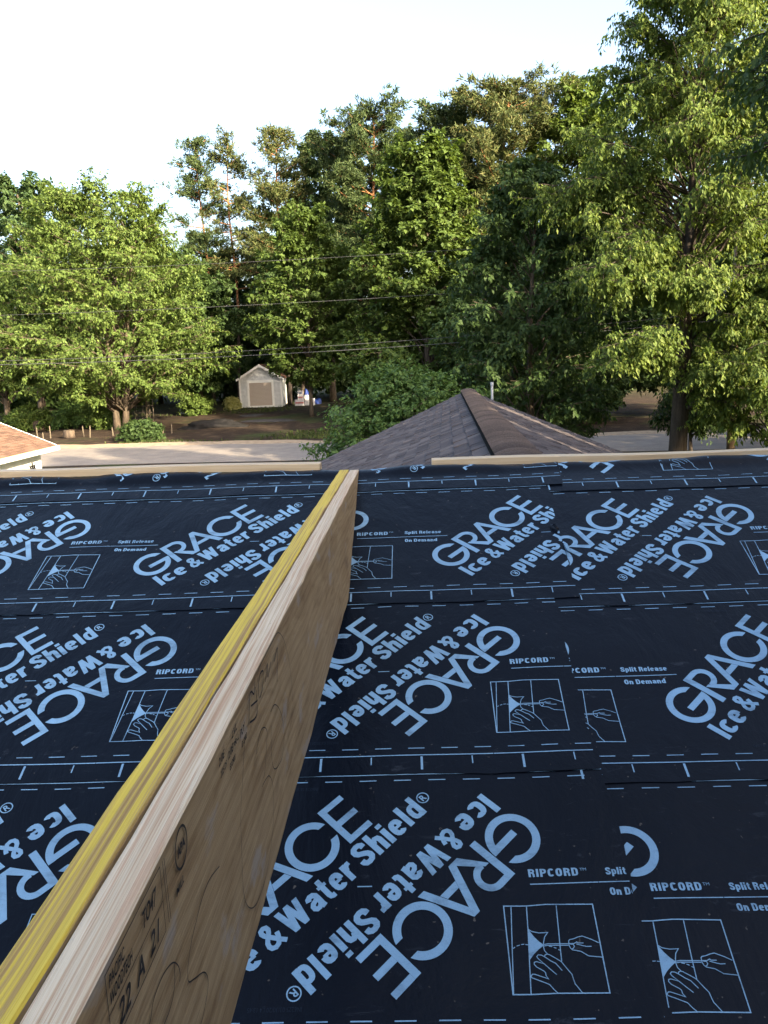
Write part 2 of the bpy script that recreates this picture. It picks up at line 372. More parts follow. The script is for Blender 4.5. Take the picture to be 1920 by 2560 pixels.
# ------------------------------------------------------------------ printed pattern of the roof underlayment
def text_mesh(s, shear=0.0, offset=0.0, spacing=1.0):
    cu = bpy.data.curves.new('t', 'FONT'); cu.body = s; cu.size = 1; cu.offset = offset; cu.shear = shear; cu.space_character = spacing; cu.resolution_u = 3
    o = bpy.data.objects.new('t', cu); COL.objects.link(o)
    dg = bpy.context.evaluated_depsgraph_get(); me = o.evaluated_get(dg).to_mesh()
    V = np.array([v.co[:2] for v in me.vertices]); F = [tuple(p.vertices) for p in me.polygons]
    o.evaluated_get(dg).to_mesh_clear(); bpy.data.objects.remove(o); bpy.data.curves.remove(cu)
    return V, F
class Flat:
    """2-D print: polygons with a layer number each so that no two overlap in one plane"""
    def __init__(s): s.V = []; s.F = []; s.L = 0
    def poly(s, V, F=None):
        b = len(s.V); s.L = s.L % 5 + 1
        s.V += [(x, y, s.L) for x, y in V]
        s.F += [tuple(i+b for i in f) for f in (F or [tuple(range(len(V)))])]
    def line(s, P, w, closed=False):
        P = [Vector(p) for p in P]; n = len(P); L = []; R = []
        for i in range(n):
            if closed: a, c = P[(i-1) % n], P[(i+1) % n]
            else: a, c = P[max(i-1, 0)], P[min(i+1, n-1)]
            d1 = (P[i]-a).normalized() if (P[i]-a).length else (c-P[i]).normalized(); d2 = (c-P[i]).normalized() if (c-P[i]).length else d1
            m = (d1+d2); m = m.normalized() if m.length > 1e-4 else d1
            k = w/2/max(.45, m.dot(d1)); nn = Vector((-m.y, m.x))*k
            L.append(P[i]+nn); R.append(P[i]-nn)
        V = [tuple(p) for p in L+R]; F = [(n+i, n+(i+1) % n, (i+1) % n, i) for i in range(n if closed else n-1)]
        s.poly(V, F)
    def arc(s, c, R, r, a0, a1, n=40, cut0=None, cut1=None):
        V = []; 
        for k in range(n+1):
            a = a0+(a1-a0)*k/n
            V += [(c[0]+R*math.cos(a), c[1]+R*math.sin(a)), (c[0]+r*math.cos(a), c[1]+r*math.sin(a))]
        s.poly(V, [(2*i, 2*i+2, 2*i+3, 2*i+1) for i in range(n)])
    def ring_cut(s, c, R, r, tlo, thi, n=44):
        """ring open on the right between the heights tlo and thi, its ends cut level"""
        Ro = [c[0], c[1]]; V = []
        ao0, ao1 = math.asin(thi/R), 2*math.pi+math.asin(tlo/R); ai0, ai1 = math.asin(min(.98, thi/r)), 2*math.pi+math.asin(max(-.98, tlo/r))
        for k in range(n+1):
            f = k/n; a = ao0+(ao1-ao0)*f; b = ai0+(ai1-ai0)*f
            V += [(c[0]+R*math.cos(a), c[1]+R*math.sin(a)), (c[0]+r*math.cos(b), c[1]+r*math.sin(b))]
        s.poly(V, [(2*i, 2*i+2, 2*i+3, 2*i+1) for i in range(n)])
    def text(s, txt, x0, x1, y0, cap, bold=.0, shear=0, spacing=1.0, ends=None):
        V, F = text_mesh(txt, shear, bold, spacing)
        capv, _ = text_mesh('I', 0, bold); k = cap/(capv[:, 1].max()-capv[:, 1].min()); lo = capv[:, 1].min()
        X = V[:, 0]; X = x0+(X-X.min())/(X.max()-X.min())*(x1-x0); Y = y0+(V[:, 1]-lo)*k
        s.poly(list(zip(X, Y)), F)
    def place(s, o, fn):
        b = len(s.V); s.V += [(*fn(x, y), l) for x, y, l in o.V]; s.F += [tuple(i+b for i in f) for f in o.F]

# heavy condensed letterforms, drawn as strokes; cap height 1
def _ell(cx, cy, rx, ry, a0, a1, n=14, p=2.6):
    out = []
    for k in range(n+1):
        a = math.radians(a0+(a1-a0)*k/n); c, s_ = math.cos(a), math.sin(a)
        out.append((cx+rx*math.copysign(abs(c)**(2/p), c), cy+ry*math.copysign(abs(s_)**(2/p), s_)))
    return out
_h = .1
_S = [(.455, .70), (.44, .82), (.36, .885), (.27, .90), (.17, .87), (.11, .79), (.11, .68), (.17, .59), (.29, .51), (.40, .42), (.45, .32), (.445, .21), (.38, .13), (.275, .10), (.17, .12), (.105, .20), (.09, .31)]
GLYPH = {
 'I': (.2, [([(_h, 0), (_h, 1)], .2)]), 'l': (.2, [([(_h, 0), (_h, 1)], .2)]),
 'i': (.2, [([(_h, 0), (_h, .72)], .2), ([(_h, .82), (_h, 1)], .2)]),
 'c': (.49, [(_ell(.25, .365, .15, .265, 38, 322), .195)]),
 'e': (.5, [([(.1, .375)]+[(.40, .375)], .12), (_ell(.25, .365, .15, .265, 0, 318), .195)]),
 'a': (.5, [([(.10, .50), (.13, .59), (.22, .635), (.32, .62), (.39, .54), (.40, .42), (.40, .10), (.42, 0)], .19), ([(.40, .42), (.29, .39), (.17, .35), (.10, .27), (.10, .17), (.16, .10), (.25, .10), (.34, .16), (.40, .26)], .17)]),
 't': (.34, [([(.165, .93), (.165, .22), (.19, .12), (.25, .085), (.34, .085)], .19), ([(0, .655), (.34, .655)], .13)]),
 'r': (.37, [([(_h, 0), (_h, .72)], .2), ([(.14, .42), (.18, .55), (.27, .625), (.37, .63)], .18)]),
 'S': (.55, [(_S, .2)]), 's': (.46, [([(x*.86, y*.72) for x, y in _S], .17)]),
 'h': (.5, [([(_h, 0), (_h, 1)], .2), ([(.14, .46), (.18, .57), (.27, .63), (.36, .60), (.40, .50), (.40, 0)], .19)]),
 'n': (.5, [([(_h, 0), (_h, .72)], .2), ([(.14, .46), (.18, .57), (.27, .63), (.36, .60), (.40, .50), (.40, 0)], .19)]),
 'm': (.78, [([(_h, 0), (_h, .72)], .19), ([(.14, .46), (.18, .57), (.26, .63), (.34, .60), (.38, .50), (.38, 0)], .18), ([(.42, .46), (.46, .57), (.54, .63), (.63, .60), (.67, .50), (.67, 0)], .18)]),
 'd': (.5, [([(.40, 0), (.40, 1)], .2), (_ell(.25, .365, .15, .265, 52, 308), .18)]),
 'p': (.5, [([(_h, -.25), (_h, .72)], .2), (_ell(.25, .365, .15, .265, 128, -128), .18)]),
 'W': (.92, [([(0, 1), (.2, 1), (.37, 0), (.17, 0)], 0), ([(.171, .001), (.37, .001), (.555, 1), (.365, 1)], 0), ([(.365, 1), (.555, 1), (.745, 0), (.545, 0)], 0), ([(.546, .001), (.744, .001), (.92, 1), (.72, 1)], 0)]),
 '&': (.70, [([(.66, .02), (.50, .22), (.33, .47), (.20, .66), (.165, .78), (.20, .88), (.30, .915), (.40, .87), (.42, .76), (.36, .65), (.22, .51), (.12, .38), (.09, .25), (.13, .14), (.25, .085), (.38, .12), (.48, .23), (.55, .38), (.58, .50)], .165)]),
 'R': (.54, [([(_h, 0), (_h, 1)], .2), ([(.15, .905), (.30, .905), (.40, .87), (.44, .77), (.43, .65), (.37, .56), (.28, .53), (.15, .53)], .17), ([(.28, .52), (.39, .45), (.425, .33), (.44, .10), (.47, 0)], .18)]),
 'P': (.53, [([(_h, 0), (_h, 1)], .2), ([(.15, .905), (.30, .905), (.40, .86), (.44, .75), (.43, .60), (.37, .51), (.28, .475), (.15, .475)], .18)]),
 'C': (.54, [(_ell(.275, .5, .175, .40, 38, 322), .2)]), 'O': (.55, [(_ell(.275, .5, .175, .40, 0, 360, 24), .2)]),
 'D': (.55, [([(_h, 0), (_h, 1)], .2), ([(.15, .905), (.28, .905), (.39, .86), (.445, .74), (.45, .5), (.445, .26), (.39, .14), (.28, .095), (.15, .095)], .18)]),
}
def stroke_text(fl, txt, x0, x1, y0, cap, gap=.075, space=.26):
    pos = 0; items = []
    for ch in txt:
        if ch == ' ': pos += space; continue
        w, st_ = GLYPH[ch]; items.append((pos, st_)); pos += w+gap
    pos -= gap; kx = (x1-x0)/pos
    for p0, st_ in items:
        for P, w in st_:
            # sketch in cap units, then scale: the line is widened first so that both directions keep their weight
            t = Flat(); t.line(P, w) if w else t.poly(P); fl.L = fl.L % 5+1; b_ = len(fl.V)
            fl.V += [(x0+(p0+x)*kx, y0+y*cap, fl.L) for x, y, _ in t.V]; fl.F += [tuple(i+b_ for i in f) for f in t.F]

def slogan():
    g = Flat(); R, r = .0755, .0535
    g.ring_cut((-.36, 0), R, r, .0025, .0385)                                         # G
    g.poly([(-.378, -.019), (-.2955, -.019), (-.285, .002), (-.378, .002)])
    g.poly([(-.2818, -.069), (-.2595, -.069), (-.2595, .0705), (-.2818, .0705)])      # R
    c = (-.231, .0265); V = [(-.2595, .0705), (-.2595, .0515)]
    for k in range(15):
        a = math.pi/2-k/14*math.pi*1.07
        V += [(c[0]+.044*math.cos(a), c[1]+.044*math.sin(a)), (c[0]+.025*math.cos(a), c[1]+.025*math.sin(a))]
    g.poly(V, [(2*i+1, 2*i+3, 2*i+2, 2*i) for i in range(15)])
    g.poly([(-.2575, .0015), (-.2435, .0015), (-.2245, -.0155), (-.190, -.0546), (-.1965, -.069), (-.2077, -.069)])
    g.poly([(-.1965, -.069), (-.1735, -.069), (-.1258, .0438), (-.1165, .0705), (-.1375, .0705)])   # A
    g.poly([(-.1257, .0435), (-.0781, -.069), (-.0552, -.069), (-.1164, .0705)])
    g.poly([(-.1555, -.0285), (-.0965, -.0285), (-.105, -.009), (-.1475, -.009)])
    g.ring_cut((0, 0), R, r, -.0215, .027)                                             # C
    for q in ((.0787, .0987, -.070, .070), (.0988, .164, .051, .070), (.0988, .164, -.010, .0095), (.0988, .164, -.070, -.051)):   # E
        g.poly([(q[0], q[2]), (q[1], q[2]), (q[1], q[3]), (q[0], q[3])])
    b = .05
    for w, a, e in (('Ice', -.411, -.283), ('&', -.262, -.209), ('Water', -.199, .036), ('Shield', .057, .297)):
        stroke_text(g, w, a, e, -.1545, .0735)
    g.arc((.3226, -.113), .0185, .0152, 0, 2*math.pi, 28)
    g.text('R', .315, .331, -.123, .020, .02)
    return g
BL = Flat()
sl = slogan(); q = math.sqrt(.5)
CX, CY = -.207, .241                       # C centre of the turned slogan, relative to the box corner and the lap line
turned = lambda s, t: (CX + (-q*s + q*t), CY + (-q*s - q*t))
PX, PY = turned(.0195, -.1895)             # both slogans mirror through this point
BL.place(sl, turned); BL.place(sl, lambda s, t: (2*PX-turned(s, t)[0], 2*PY-turned(s, t)[1]))
BL.line([(-.374, .3612), (-.3355, .361)], .003)
stroke_text(BL, 'RIPCORD', .076, .206, .379, .0225, .13); BL.text('TM', .211, .228, .3925, .0075, .0)
BL.line([(.077, .3595), (.2525, .3592)], .0028); BL.line([(.2545, .3592), (.455, .3595)], .0028)
stroke_text(BL, 'Split Release', .277, .430, .379, .0205, .09); stroke_text(BL, 'On Demand', .277, .411, .3225, .0205, .09)
DG = {
'outer':[(0.0014,0.3012),(0.0589,0.3005),(0.1077,0.3034),(0.2258,0.2996),(0.2231,0.0831),(0.1039,0.0855),(0.0418,0.0839),(-0.0007,0.084)],
'l2':[(0.0201,0.3002),(0.0007,0.0849)],'l3':[(0.0593,0.2994),(0.0552,0.2409),(0.0483,0.1644),(0.0414,0.0848)],'l4':[(0.1346,0.3001),(0.1277,0.2057),(0.1247,0.1584)],
'flap':[(0.0557,0.2399),(0.0637,0.2337),(0.0808,0.2298),(0.1021,0.2304),(0.0929,0.2192),(0.0886,0.2063),(0.0866,0.1966),(0.0878,0.1858),(0.0942,0.177)],
'cord1':[(0.0891,0.2008),(0.0981,0.2022),(0.1482,0.201)],'cord2':[(0.0886,0.1973),(0.0975,0.1987),(0.1476,0.1975)],
'd1':[(0.0125,0.1924),(0.0177,0.1958)],'d2':[(0.0219,0.1981),(0.0296,0.2005)],'d3':[(0.033,0.2018),(0.0408,0.2022)],'d4':[(0.0437,0.2016),(0.0503,0.2007)],
'd5':[(0.1001,0.1967),(0.108,0.195)],'d6':[(0.1112,0.1936),(0.1175,0.191)],'d7':[(0.1213,0.1878),(0.1255,0.1858)],
'handR':[(0.2217,0.2011),(0.206,0.2098),(0.1845,0.2189),(0.1734,0.2167),(0.1619,0.2126),(0.1529,0.2112),(0.1499,0.2082),(0.1491,0.1974),(0.1512,0.1906),(0.1552,0.186),(0.1746,0.1818),(0.1822,0.1765),(0.1915,0.1702),(0.2231,0.1663)],
'handR2':[(0.1502,0.2013),(0.1618,0.2011),(0.1692,0.2049),(0.1716,0.202),(0.1851,0.2017)],'handR3':[(0.1674,0.2001),(0.1838,0.1949),(0.1912,0.1932),(0.2028,0.1934)],
'thumb':[(0.1528,0.1997),(0.1596,0.1996),(0.1615,0.1943),(0.1577,0.1891),(0.1536,0.188)],
'handL':[(0.104,0.0861),(0.0961,0.0942),(0.0877,0.1057),(0.0694,0.1137),(0.0481,0.1222),(0.0467,0.1259),(0.0512,0.1305),(0.0567,0.13),(0.087,0.1189),(0.0825,0.1263),(0.0822,0.1337),(0.0786,0.1375),(0.063,0.1471),(0.0582,0.1538),(0.0593,0.1585),(0.0648,0.1599),(0.0821,0.1543),(0.0696,0.1669),(0.0669,0.1717),(0.071,0.1761),(0.0786,0.1754),(0.0856,0.171),(0.0872,0.1752),(0.0923,0.1774),(0.0978,0.176),(0.11,0.1681),(0.1203,0.1613),(0.1252,0.1565),(0.1341,0.1422),(0.1438,0.1281),(0.1454,0.1162),(0.1473,0.1061),(0.1538,0.0961),(0.1602,0.0856)],
'f1':[(0.0821,0.1543),(0.096,0.14),(0.1082,0.1281)],'f2':[(0.0856,0.171),(0.0992,0.1607),(0.1097,0.1548),(0.1159,0.1463),(0.1225,0.1374)]}
for k, v in DG.items(): BL.line(v, .0029 if k == 'outer' else (.0024 if k[0] == 'l' else .0021), closed=(k == 'outer'))
BL.poly([(0.0557,0.2399),(0.066,0.2226),(0.0777,0.2085),(0.0889,0.1995),(0.0749,0.1899),(0.0617,0.1785),(0.0498,0.1647),(0.052,0.203)])
PER = 1.2192
BL.line([(-.62, 0), (-.02, 0)], .0035); BL.line([(-.018, 0), (PER-.6201, 0)], .0035)
BL.line([(-.62, .714), (PER-.6201, .714)], .0030)
for k in range(12):
    for yy in (.028, .693): BL.line([(-.582+k*.1016, yy), (-.532+k*.1016, yy)], .0032)
for k in range(8):
    lo = k % 2 == 0; x = -.5418+k*.1524
    BL.line([(x, -.006), (x, -.055 if lo else -.035)], .0068 if lo else .0036)
FAINT = Flat()
tmp = Flat(); tmp.text('IN6225 03/30/20 L4 13:45', 0, .128, 0, .0105, 0)
FAINT.place(tmp, lambda x, y: (-.493-x, .062-y)); FAINT.place(tmp, lambda x, y: (-.50-x, .674-y))
def cut_grid(fl, step=.04):
    bm = bmesh.new(); vs_ = [bm.verts.new((x, y, z*.00012)) for x, y, z in fl.V]
    for f in fl.F:
        try: bm.faces.new([vs_[i] for i in f])
        except ValueError: pass
    for ax in (0, 1):
        cs = [v.co[ax] for v in bm.verts]; c = math.floor(min(cs)/step)*step+step
        while c < max(cs):
            co = [0, 0, 0]; co[ax] = c; no = [0, 0, 0]; no[ax] = 1
            bmesh.ops.bisect_plane(bm, geom=bm.verts[:]+bm.edges[:]+bm.faces[:], plane_co=co, plane_no=no); c += step
    return bm
BM_MAIN, BM_FAINT = cut_grid(BL), cut_grid(FAINT)

# underlayment: black polymer film, softly glossy, finely embossed
def film(name, base, rough, faint=False):
    m, nt, b = material(name, rough, .2 if faint else .13)
    p = geopos(nt); g = noise(nt, 260, 3, p); w = noise(nt, 3.2, 6, geopos(nt, (1, .55, .55)), .62, .6); d = noise(nt, 1.3, 6, p, .7)
    col = ramp(nt, d, [(.3, tuple(c*.8 for c in base)), (.72, tuple(c*1.2 for c in base))])
    sc = noise(nt, 9, 8, geopos(nt, (1, 3, 3)), .72, 1.2); col = mixc(nt, ramp(nt, sc, [(.60, (0, 0, 0)), (.78, (.3, .3, .3))]), col, (.10, .115, .14))     # scuffs and dust
    spk = noise(nt, 55, 2, p, .5); col = mixc(nt, ramp(nt, spk, [(.735, (0, 0, 0)), (.76, (.4, .4, .4))]), col, (.17, .15, .13))
    if faint:      # ink worn off in streaks, scuffed by boots
        wr = noise(nt, 5, 9, geopos(nt, (1, 2.2, 2.2)), .74, .8); col = mixc(nt, ramp(nt, wr, [(.52, (0, 0, 0)), (.72, (.62, .62, .62))]), col, (.02, .03, .045))
        w2 = noise(nt, 420, 2, p, .5); col = mixc(nt, ramp(nt, w2, [(.62, (0, 0, 0)), (.74, (.5, .5, .5))]), col, (.03, .045, .07))
    nt.links.new(col, b.inputs['Base Color'])
    nt.links.new(ramp(nt, d, [(.3, (rough*.86,)*3), (.7, (min(1, rough*1.15),)*3)]), b.inputs['Roughness'])
    n1 = bump(nt, b, w, .75, .016)
    n2 = nt.nodes.new('ShaderNodeBump'); n2.inputs['Strength'].default_value = .35; n2.inputs['Distance'].default_value = .0012
    nt.links.new(g, n2.inputs['Height']); nt.links.new(n1.outputs[0], n2.inputs['Normal']); nt.links.new(n2.outputs[0], b.inputs['Normal'])
    return m
FILM = film('underlayment_film', (.0016, .0032, .0074), .33)
INK = film('underlayment_print', (.19, .33, .475), .5, True)
INKF = film('underlayment_code', (.010, .016, .028), .5)
WV = []
_r = np.random.default_rng(8)
for _ in range(26):
    wl = _r.uniform(.12, .9); a = _r.uniform(-.5, .5)+(math.pi/2 if _r.random() < .6 else 0); WV.append((2*math.pi/wl*math.cos(a), 2*math.pi/wl*math.sin(a), _r.uniform(0, 6.28), (.00055*wl**.8)))
def wave(u, v):
    z = 0
    for a, b, ph, am in WV: z = z + am*np.sin(a*u+b*v+ph)
    return z
def sst(a, b, x): t = np.clip((x-a)/(b-a), 0, 1); return t*t*(3-2*t)
CRW = [(9.2, .3, .0035), (17.7, 1.4, .0022), (31, 2.2, .0012), (5.1, .8, .004)]
class Sheet:
    def __init__(s, vline, u0, u1, box, top, seamR=None, seamL=None, lift=0., tilt=0., crest=False):
        s.vl, s.u0, s.u1, s.box, s.top, s.sr, s.sl, s.lift, s.tilt, s.crest = vline, u0, u1, box, top, seamR, seamL, lift, tilt, crest
        s.ph = random.random()*6
    def map(s, u, y, n=0):
        v = s.vl + y + s.tilt*(u-.3)
        h = .0035 + s.lift*.8 + .003*sst(.05, -.01, y) + wave(u, v)
        h = h + .0007*(1+np.sin(u*13+s.ph))*sst(.02, -.069, y)                       # loose lower edge
        if s.sr is not None: h = h + .003*sst(s.sr-.22, s.sr-.02, u)
        if s.crest:
            bulge = sst(-.07, .0, v)*(1-sst(.12, .3, v))
            h = h + sst(-.05, .05, v)*(1-sst(.16, .34, v))*(.006+.026*np.clip((-.15-u)/1.85, 0, 1.1))
            for k, (f, p, a) in enumerate(CRW): h = h + bulge*a*(1+np.sin(u*f+p+v*8))
        return roof(u, v, h+n)
    def build(s, label, grp='courses of roof underlayment'):
        ny = 34 if not s.crest else 30; y0, y1 = -.069, s.top
        nu = max(8, int((s.u1-s.u0)/.03)); rng = np.random.default_rng(int(abs(s.vl)*1000+s.u0*77) % 9999)
        ys = np.linspace(y0, y1, ny)
        if s.crest:
            vv = np.concatenate([np.linspace(y0, -s.vl-BR-.01, 9), -s.vl+np.linspace(-BR, BR, 10), np.linspace(-s.vl+BR+.01, y1, 9)]); ys = vv; ny = len(ys)
        U = np.linspace(s.u0, s.u1, nu)[None, :]*np.ones((ny, 1)); Y = ys[:, None]*np.ones((1, nu))
        Y[0] += .0025*np.sin(U[0]*7+s.ph)+.0015*np.sin(U[0]*23)+rng.normal(0, .0008, nu)
        if s.sr is not None: U[:, -1] += .0025*np.sin(ys*19+s.ph)+rng.normal(0, .0018, ny)+.004*np.sin(ys*5+s.ph)
        P = s.map(U, Y)
        V = P.reshape(-1, 3); idx = np.arange(nu*ny).reshape(ny, nu)
        F = np.stack([idx[:-1, :-1], idx[:-1, 1:], idx[1:, 1:], idx[1:, :-1]], -1).reshape(-1, 4)
        # folded-down rim: gives the film its thickness at the lower edge and the end
        rim = np.concatenate([idx[0], idx[:, -1][1:]]); m_ = len(rim); low = np.concatenate([s.map(U, Y, -.0022).reshape(-1, 3)[rim], V[rim]]); b = len(V)
        k = np.arange(m_-1)
        F2 = np.stack([b+k, b+k+1, b+m_+k+1, b+m_+k], -1)
        o = link('underlayment_sheet', mesh('underlayment_sheet', np.concatenate([V, low]), np.concatenate([F, F2]), FILM, True), label=label, cat='underlayment', group=grp)
        for nm, src, mat in (('printed_lettering', BM_MAIN, INK), ('date_code', BM_FAINT, INKF)):
            if s.crest and nm == 'date_code': pass
            VV = []; FF = []
            k0 = math.floor((s.u0-s.box-.7)/PER); k1 = math.ceil((s.u1-s.box+.8)/PER)
            for kk in range(k0, k1+1):
                off = s.box+kk*PER
                if off-.7 > s.u1 or off+.65 < s.u0: continue
                bm = src.copy(); bmesh.ops.translate(bm, verts=bm.verts[:], vec=(off, 0, 0))
                for co, no in (((s.u0+.01, 0, 0), (-1, 0, 0)), ((s.u1-.004, 0, 0), (1, 0, 0)), ((0, -.062, 0), (0, -1, 0)), ((0, min(s.top-.01, .73), 0), (0, 1, 0))):
                    bmesh.ops.bisect_plane(bm, geom=bm.verts[:]+bm.edges[:]+bm.faces[:], plane_co=co, plane_no=no, clear_outer=True)
                bm.verts.index_update(); b = len(VV)
                VV += [tuple(v.co) for v in bm.verts]; FF += [tuple(v.index+b for v in f.verts) for f in bm.faces]; bm.free()
            if not FF: continue
            A = np.array(VV); W = s.map(A[:, 0], A[:, 1], .0011+A[:, 2])
            link(nm, mesh(nm, W, FF, mat, True), parent=o, kind='stuff' if nm == 'date_code' else None)
        return o
UL, UR = -5.15, 5.95
COURSES = [
 (Sheet(-.116, UL, .695, .2354-.3048*0+PER*0-.915, .55, .695, lift=.002, crest=True), 'black underlayment strip folded over the ridge, left of the end seam near the long board'),
 (Sheet(-.170, .60, UR, 1.169, .55, None, lift=-.0015, crest=True), 'black underlayment strip folded over the ridge under the longer pine board'),
 (Sheet(-.903, UL, .621, -.303, .83, .621), 'upper course of printed black underlayment crossing behind the far half of the beam'),
 (Sheet(-.948, .53, UR, 1.321, .83, None, lift=-.002), 'short upper course of printed underlayment beyond the torn end seam'),
 (Sheet(-1.685, UL, .530, .247, .83, .530), 'second course of printed black underlayment, crossing the middle of the beam'),
 (Sheet(-1.733, .44, UR, .410, .83, None, lift=-.002), 'second course of underlayment beyond the end seam, its hand drawing cut in half'),
 (Sheet(-2.468, UL, .540, .203, .83, .540), 'third course of printed black underlayment, with the largest full hand drawing'),
 (Sheet(-2.514, .45, UR, .510, .83, None, lift=-.002), 'third course of underlayment at the bottom corner, its large G cut by the seam'),
 (Sheet(-3.25, UL, .56, .33, .83, .56), 'fourth course of underlayment towards the eave, its dashed edge at the photo bottom'),
 (Sheet(-3.29, .47, UR, .9, .83, None, lift=-.002), 'fourth course of underlayment towards the eave, beyond the end seam'),
 (Sheet(-4.03, UL, UR, .1, .83, None, lift=.001), 'lowest course of printed underlayment along the eave'),
]
for s, lab in COURSES: s.build(lab)

# torn bits at the upper end seam
b = COURSES[2][0]
for (u_, y_, L_, a_, lab) in ((.616, .36, .05, 2.2, 'dark torn curl of film high on the end seam of the upper course'), (.632, .21, .065, 1.75, 'pale torn sliver of film low on the end seam of the upper course')):
    fm = MB(); P = []
    for k in range(7):
        t = k/6; uu = u_+L_*t*math.cos(a_)+.003*math.sin(k*3); yy = y_+L_*t*math.sin(a_)+.003*math.cos(k*2); w_ = .002+.006*math.sin(math.pi*(t*.8+.1))
        P += [Vector(roof(uu-w_, b.vl+yy, .012+.006*math.sin(t*math.pi))), Vector(roof(uu, b.vl+yy+.001, .015+.012*math.sin(t*math.pi))), Vector(roof(uu+w_, b.vl+yy+.003, .011))]
    fm.add(P, [q_ for i_ in range(6) for q_ in ((3*i_, 3*i_+1, 3*i_+4, 3*i_+3), (3*i_+1, 3*i_+2, 3*i_+5, 3*i_+4))])
    fm.build('torn_film_scrap', FILM if u_ < .62 else INK, None, True, label=lab, cat='scrap', group='torn bits of film on the end seam')

# ------------------------------------------------------------------ LVL ridge beam
XB, ZB, DEP, BY = -.320, HC-.485, .382, math.radians(.59)
tb = math.tan(BY)
def bx(off, y): return XB+off+tb*y
def lvl(name, mat_top, mat_side, o0, o1, y_near, ztop, parent, bev=.0025, seed=0):
    # scarf cut: the far end follows the roof slope so that the top runs out at the ridge
    ysc = lambda z: D - .006 - max(0, (RZ+.010-z))/TT
    rng = random.Random(seed); V = []; F = []
    ys = [y_near+(ysc(ztop)-y_near)*i/60 for i in range(61)]
    rows = []
    for i, y in enumerate(ys):
        j = [rng.gauss(0, .0007) for _ in range(4)]
        ends = i == 60
        zt = ztop+j[0]; zb_ = ztop-DEP
        yb = min(y, ysc(zb_)) if not ends else ysc(zb_)
        yy = y
        rows.append([(bx(o0+j[1], yb), yb, zb_), (bx(o1+j[2], yb), yb, zb_), (bx(o1+j[2], yy), yy, zt-bev), (bx(o1-bev+j[2], yy), yy, zt), (bx(o0+bev+j[1], yy), yy, zt), (bx(o0+j[1], yy), yy, zt-bev)])
    # keep the section upright until the scarf starts, then let the top edge run on alone
    yS = ysc(ztop-DEP)
    rows2 = []
    for i in range(61):
        y = ys[i]
        if y <= yS: rows2.append(rows[i])
        else:
            r = rows[i]; zb_ = RZ+.010-(D-.006-y)*TT if y < D else ztop-.01
            zb_ = min(zb_, ztop-bev-.001)
            rows2.append([(r[5][0], y, zb_), (r[2][0], y, zb_)]+r[2:])
    for r in rows2: V += r
    for i in range(60):
        for k in range(6):
            k2 = (k+1) % 6; F.append((i*6+k, i*6+k2, (i+1)*6+k2, (i+1)*6+k))
    F += [tuple(range(6))[::-1], tuple(range(360, 366))]
    me = mesh(name, V, F); me.materials.append(mat_top); me.materials.append(mat_side)
    for p in me.polygons: p.material_index = 0 if abs(p.normal.z) > .3 and p.center.z > ztop-.02 else 1
    return link(name, me, None, parent)
def lvl_top(name, stops, knots):
    m, nt, b = material(name, .75, .25)
    v = coords(nt, (30, .2, 1)); f = ramp(nt, noise(nt, 3.2, 8, v, .66, .12), [(.34, (0, 0, 0)), (.66, (1, 1, 1))]); v2 = coords(nt, (130, 1.1, 6)); g = noise(nt, 2.5, 3, v2)
    c = ramp(nt, f, stops); c = mixc(nt, .3, c, ramp(nt, g, [(.33, (.45, .4, .36)), (.6, (1, 1, 1))]), 'MULTIPLY')
    k = noise(nt, 2.2, 2, coords(nt, (40, 6, 4)), .5); c = mixc(nt, ramp(nt, k, [(.755, (0, 0, 0)), (.79, (1, 1, 1))]), c, knots)
    nt.links.new(c, b.inputs['Base Color']); bump(nt, b, g, .55, .004); return m
TOP_Y = lvl_top('lvl_edge_yellow', [(.12, (.30, .18, .06)), (.32, (.42, .28, .085)), (.46, (.58, .41, .05)), (.62, (.64, .47, .07)), (.85, (.38, .24, .075))], (.10, .07, .05))
TOP_W = lvl_top('lvl_edge_pale', [(.12, (.43, .26, .15)), (.34, (.55, .42, .28)), (.52, (.63, .52, .37)), (.68, (.45, .28, .17)), (.88, (.59, .48, .33))], (.12, .07, .06))
m, nt, b = material('lvl_face_veneer', .7, .3)
f = noise(nt, 2.6, 7, coords(nt, (1, 1.1, 6.5), rot=(math.radians(7), 0, 0)), .6, 1.1); g = noise(nt, 3, 4, coords(nt, (1, 2.2, 90)))
wv = nt.nodes.new('ShaderNodeTexWave'); wv.wave_type = 'BANDS'; wv.bands_direction = 'Z'; wv.inputs['Scale'].default_value = 5; wv.inputs['Distortion'].default_value = 7; wv.inputs['Detail'].default_value = 3; wv.inputs['Detail Scale'].default_value = .8
nt.links.new(coords(nt, (1, .35, 2.4), rot=(math.radians(5), 0, 0)), wv.inputs['Vector'])
c = ramp(nt, f, [(.3, (.27, .175, .09)), (.45, (.39, .275, .15)), (.58, (.45, .33, .19)), (.72, (.33, .225, .122))])
kn = noise(nt, 1.7, 5, coords(nt, (1, 1.3, 6)), .6, .5); c = mixc(nt, ramp(nt, kn, [(.60, (0, 0, 0)), (.74, (.55, .55, .55))]), c, (.16, .09, .045))
c = mixc(nt, .28, c, ramp(nt, wv.outputs['Fac'], [(.1, (.55, .45, .36)), (.5, (1, 1, 1))]), 'MULTIPLY')
c = mixc(nt, .35, c, ramp(nt, g, [(.35, (.5, .45, .4)), (.6, (1, 1, 1))]), 'MULTIPLY')
gl = noise(nt, 3.4, 5, coords(nt, (1, 1.6, 3)), .6); c = mixc(nt, ramp(nt, gl, [(.60, (0, 0, 0)), (.66, (.6, .6, .6))]), c, (.36, .33, .31))    # dried glue smears
nt.links.new(c, b.inputs['Base Color']); bump(nt, b, g, .35, .003)
FACE = m
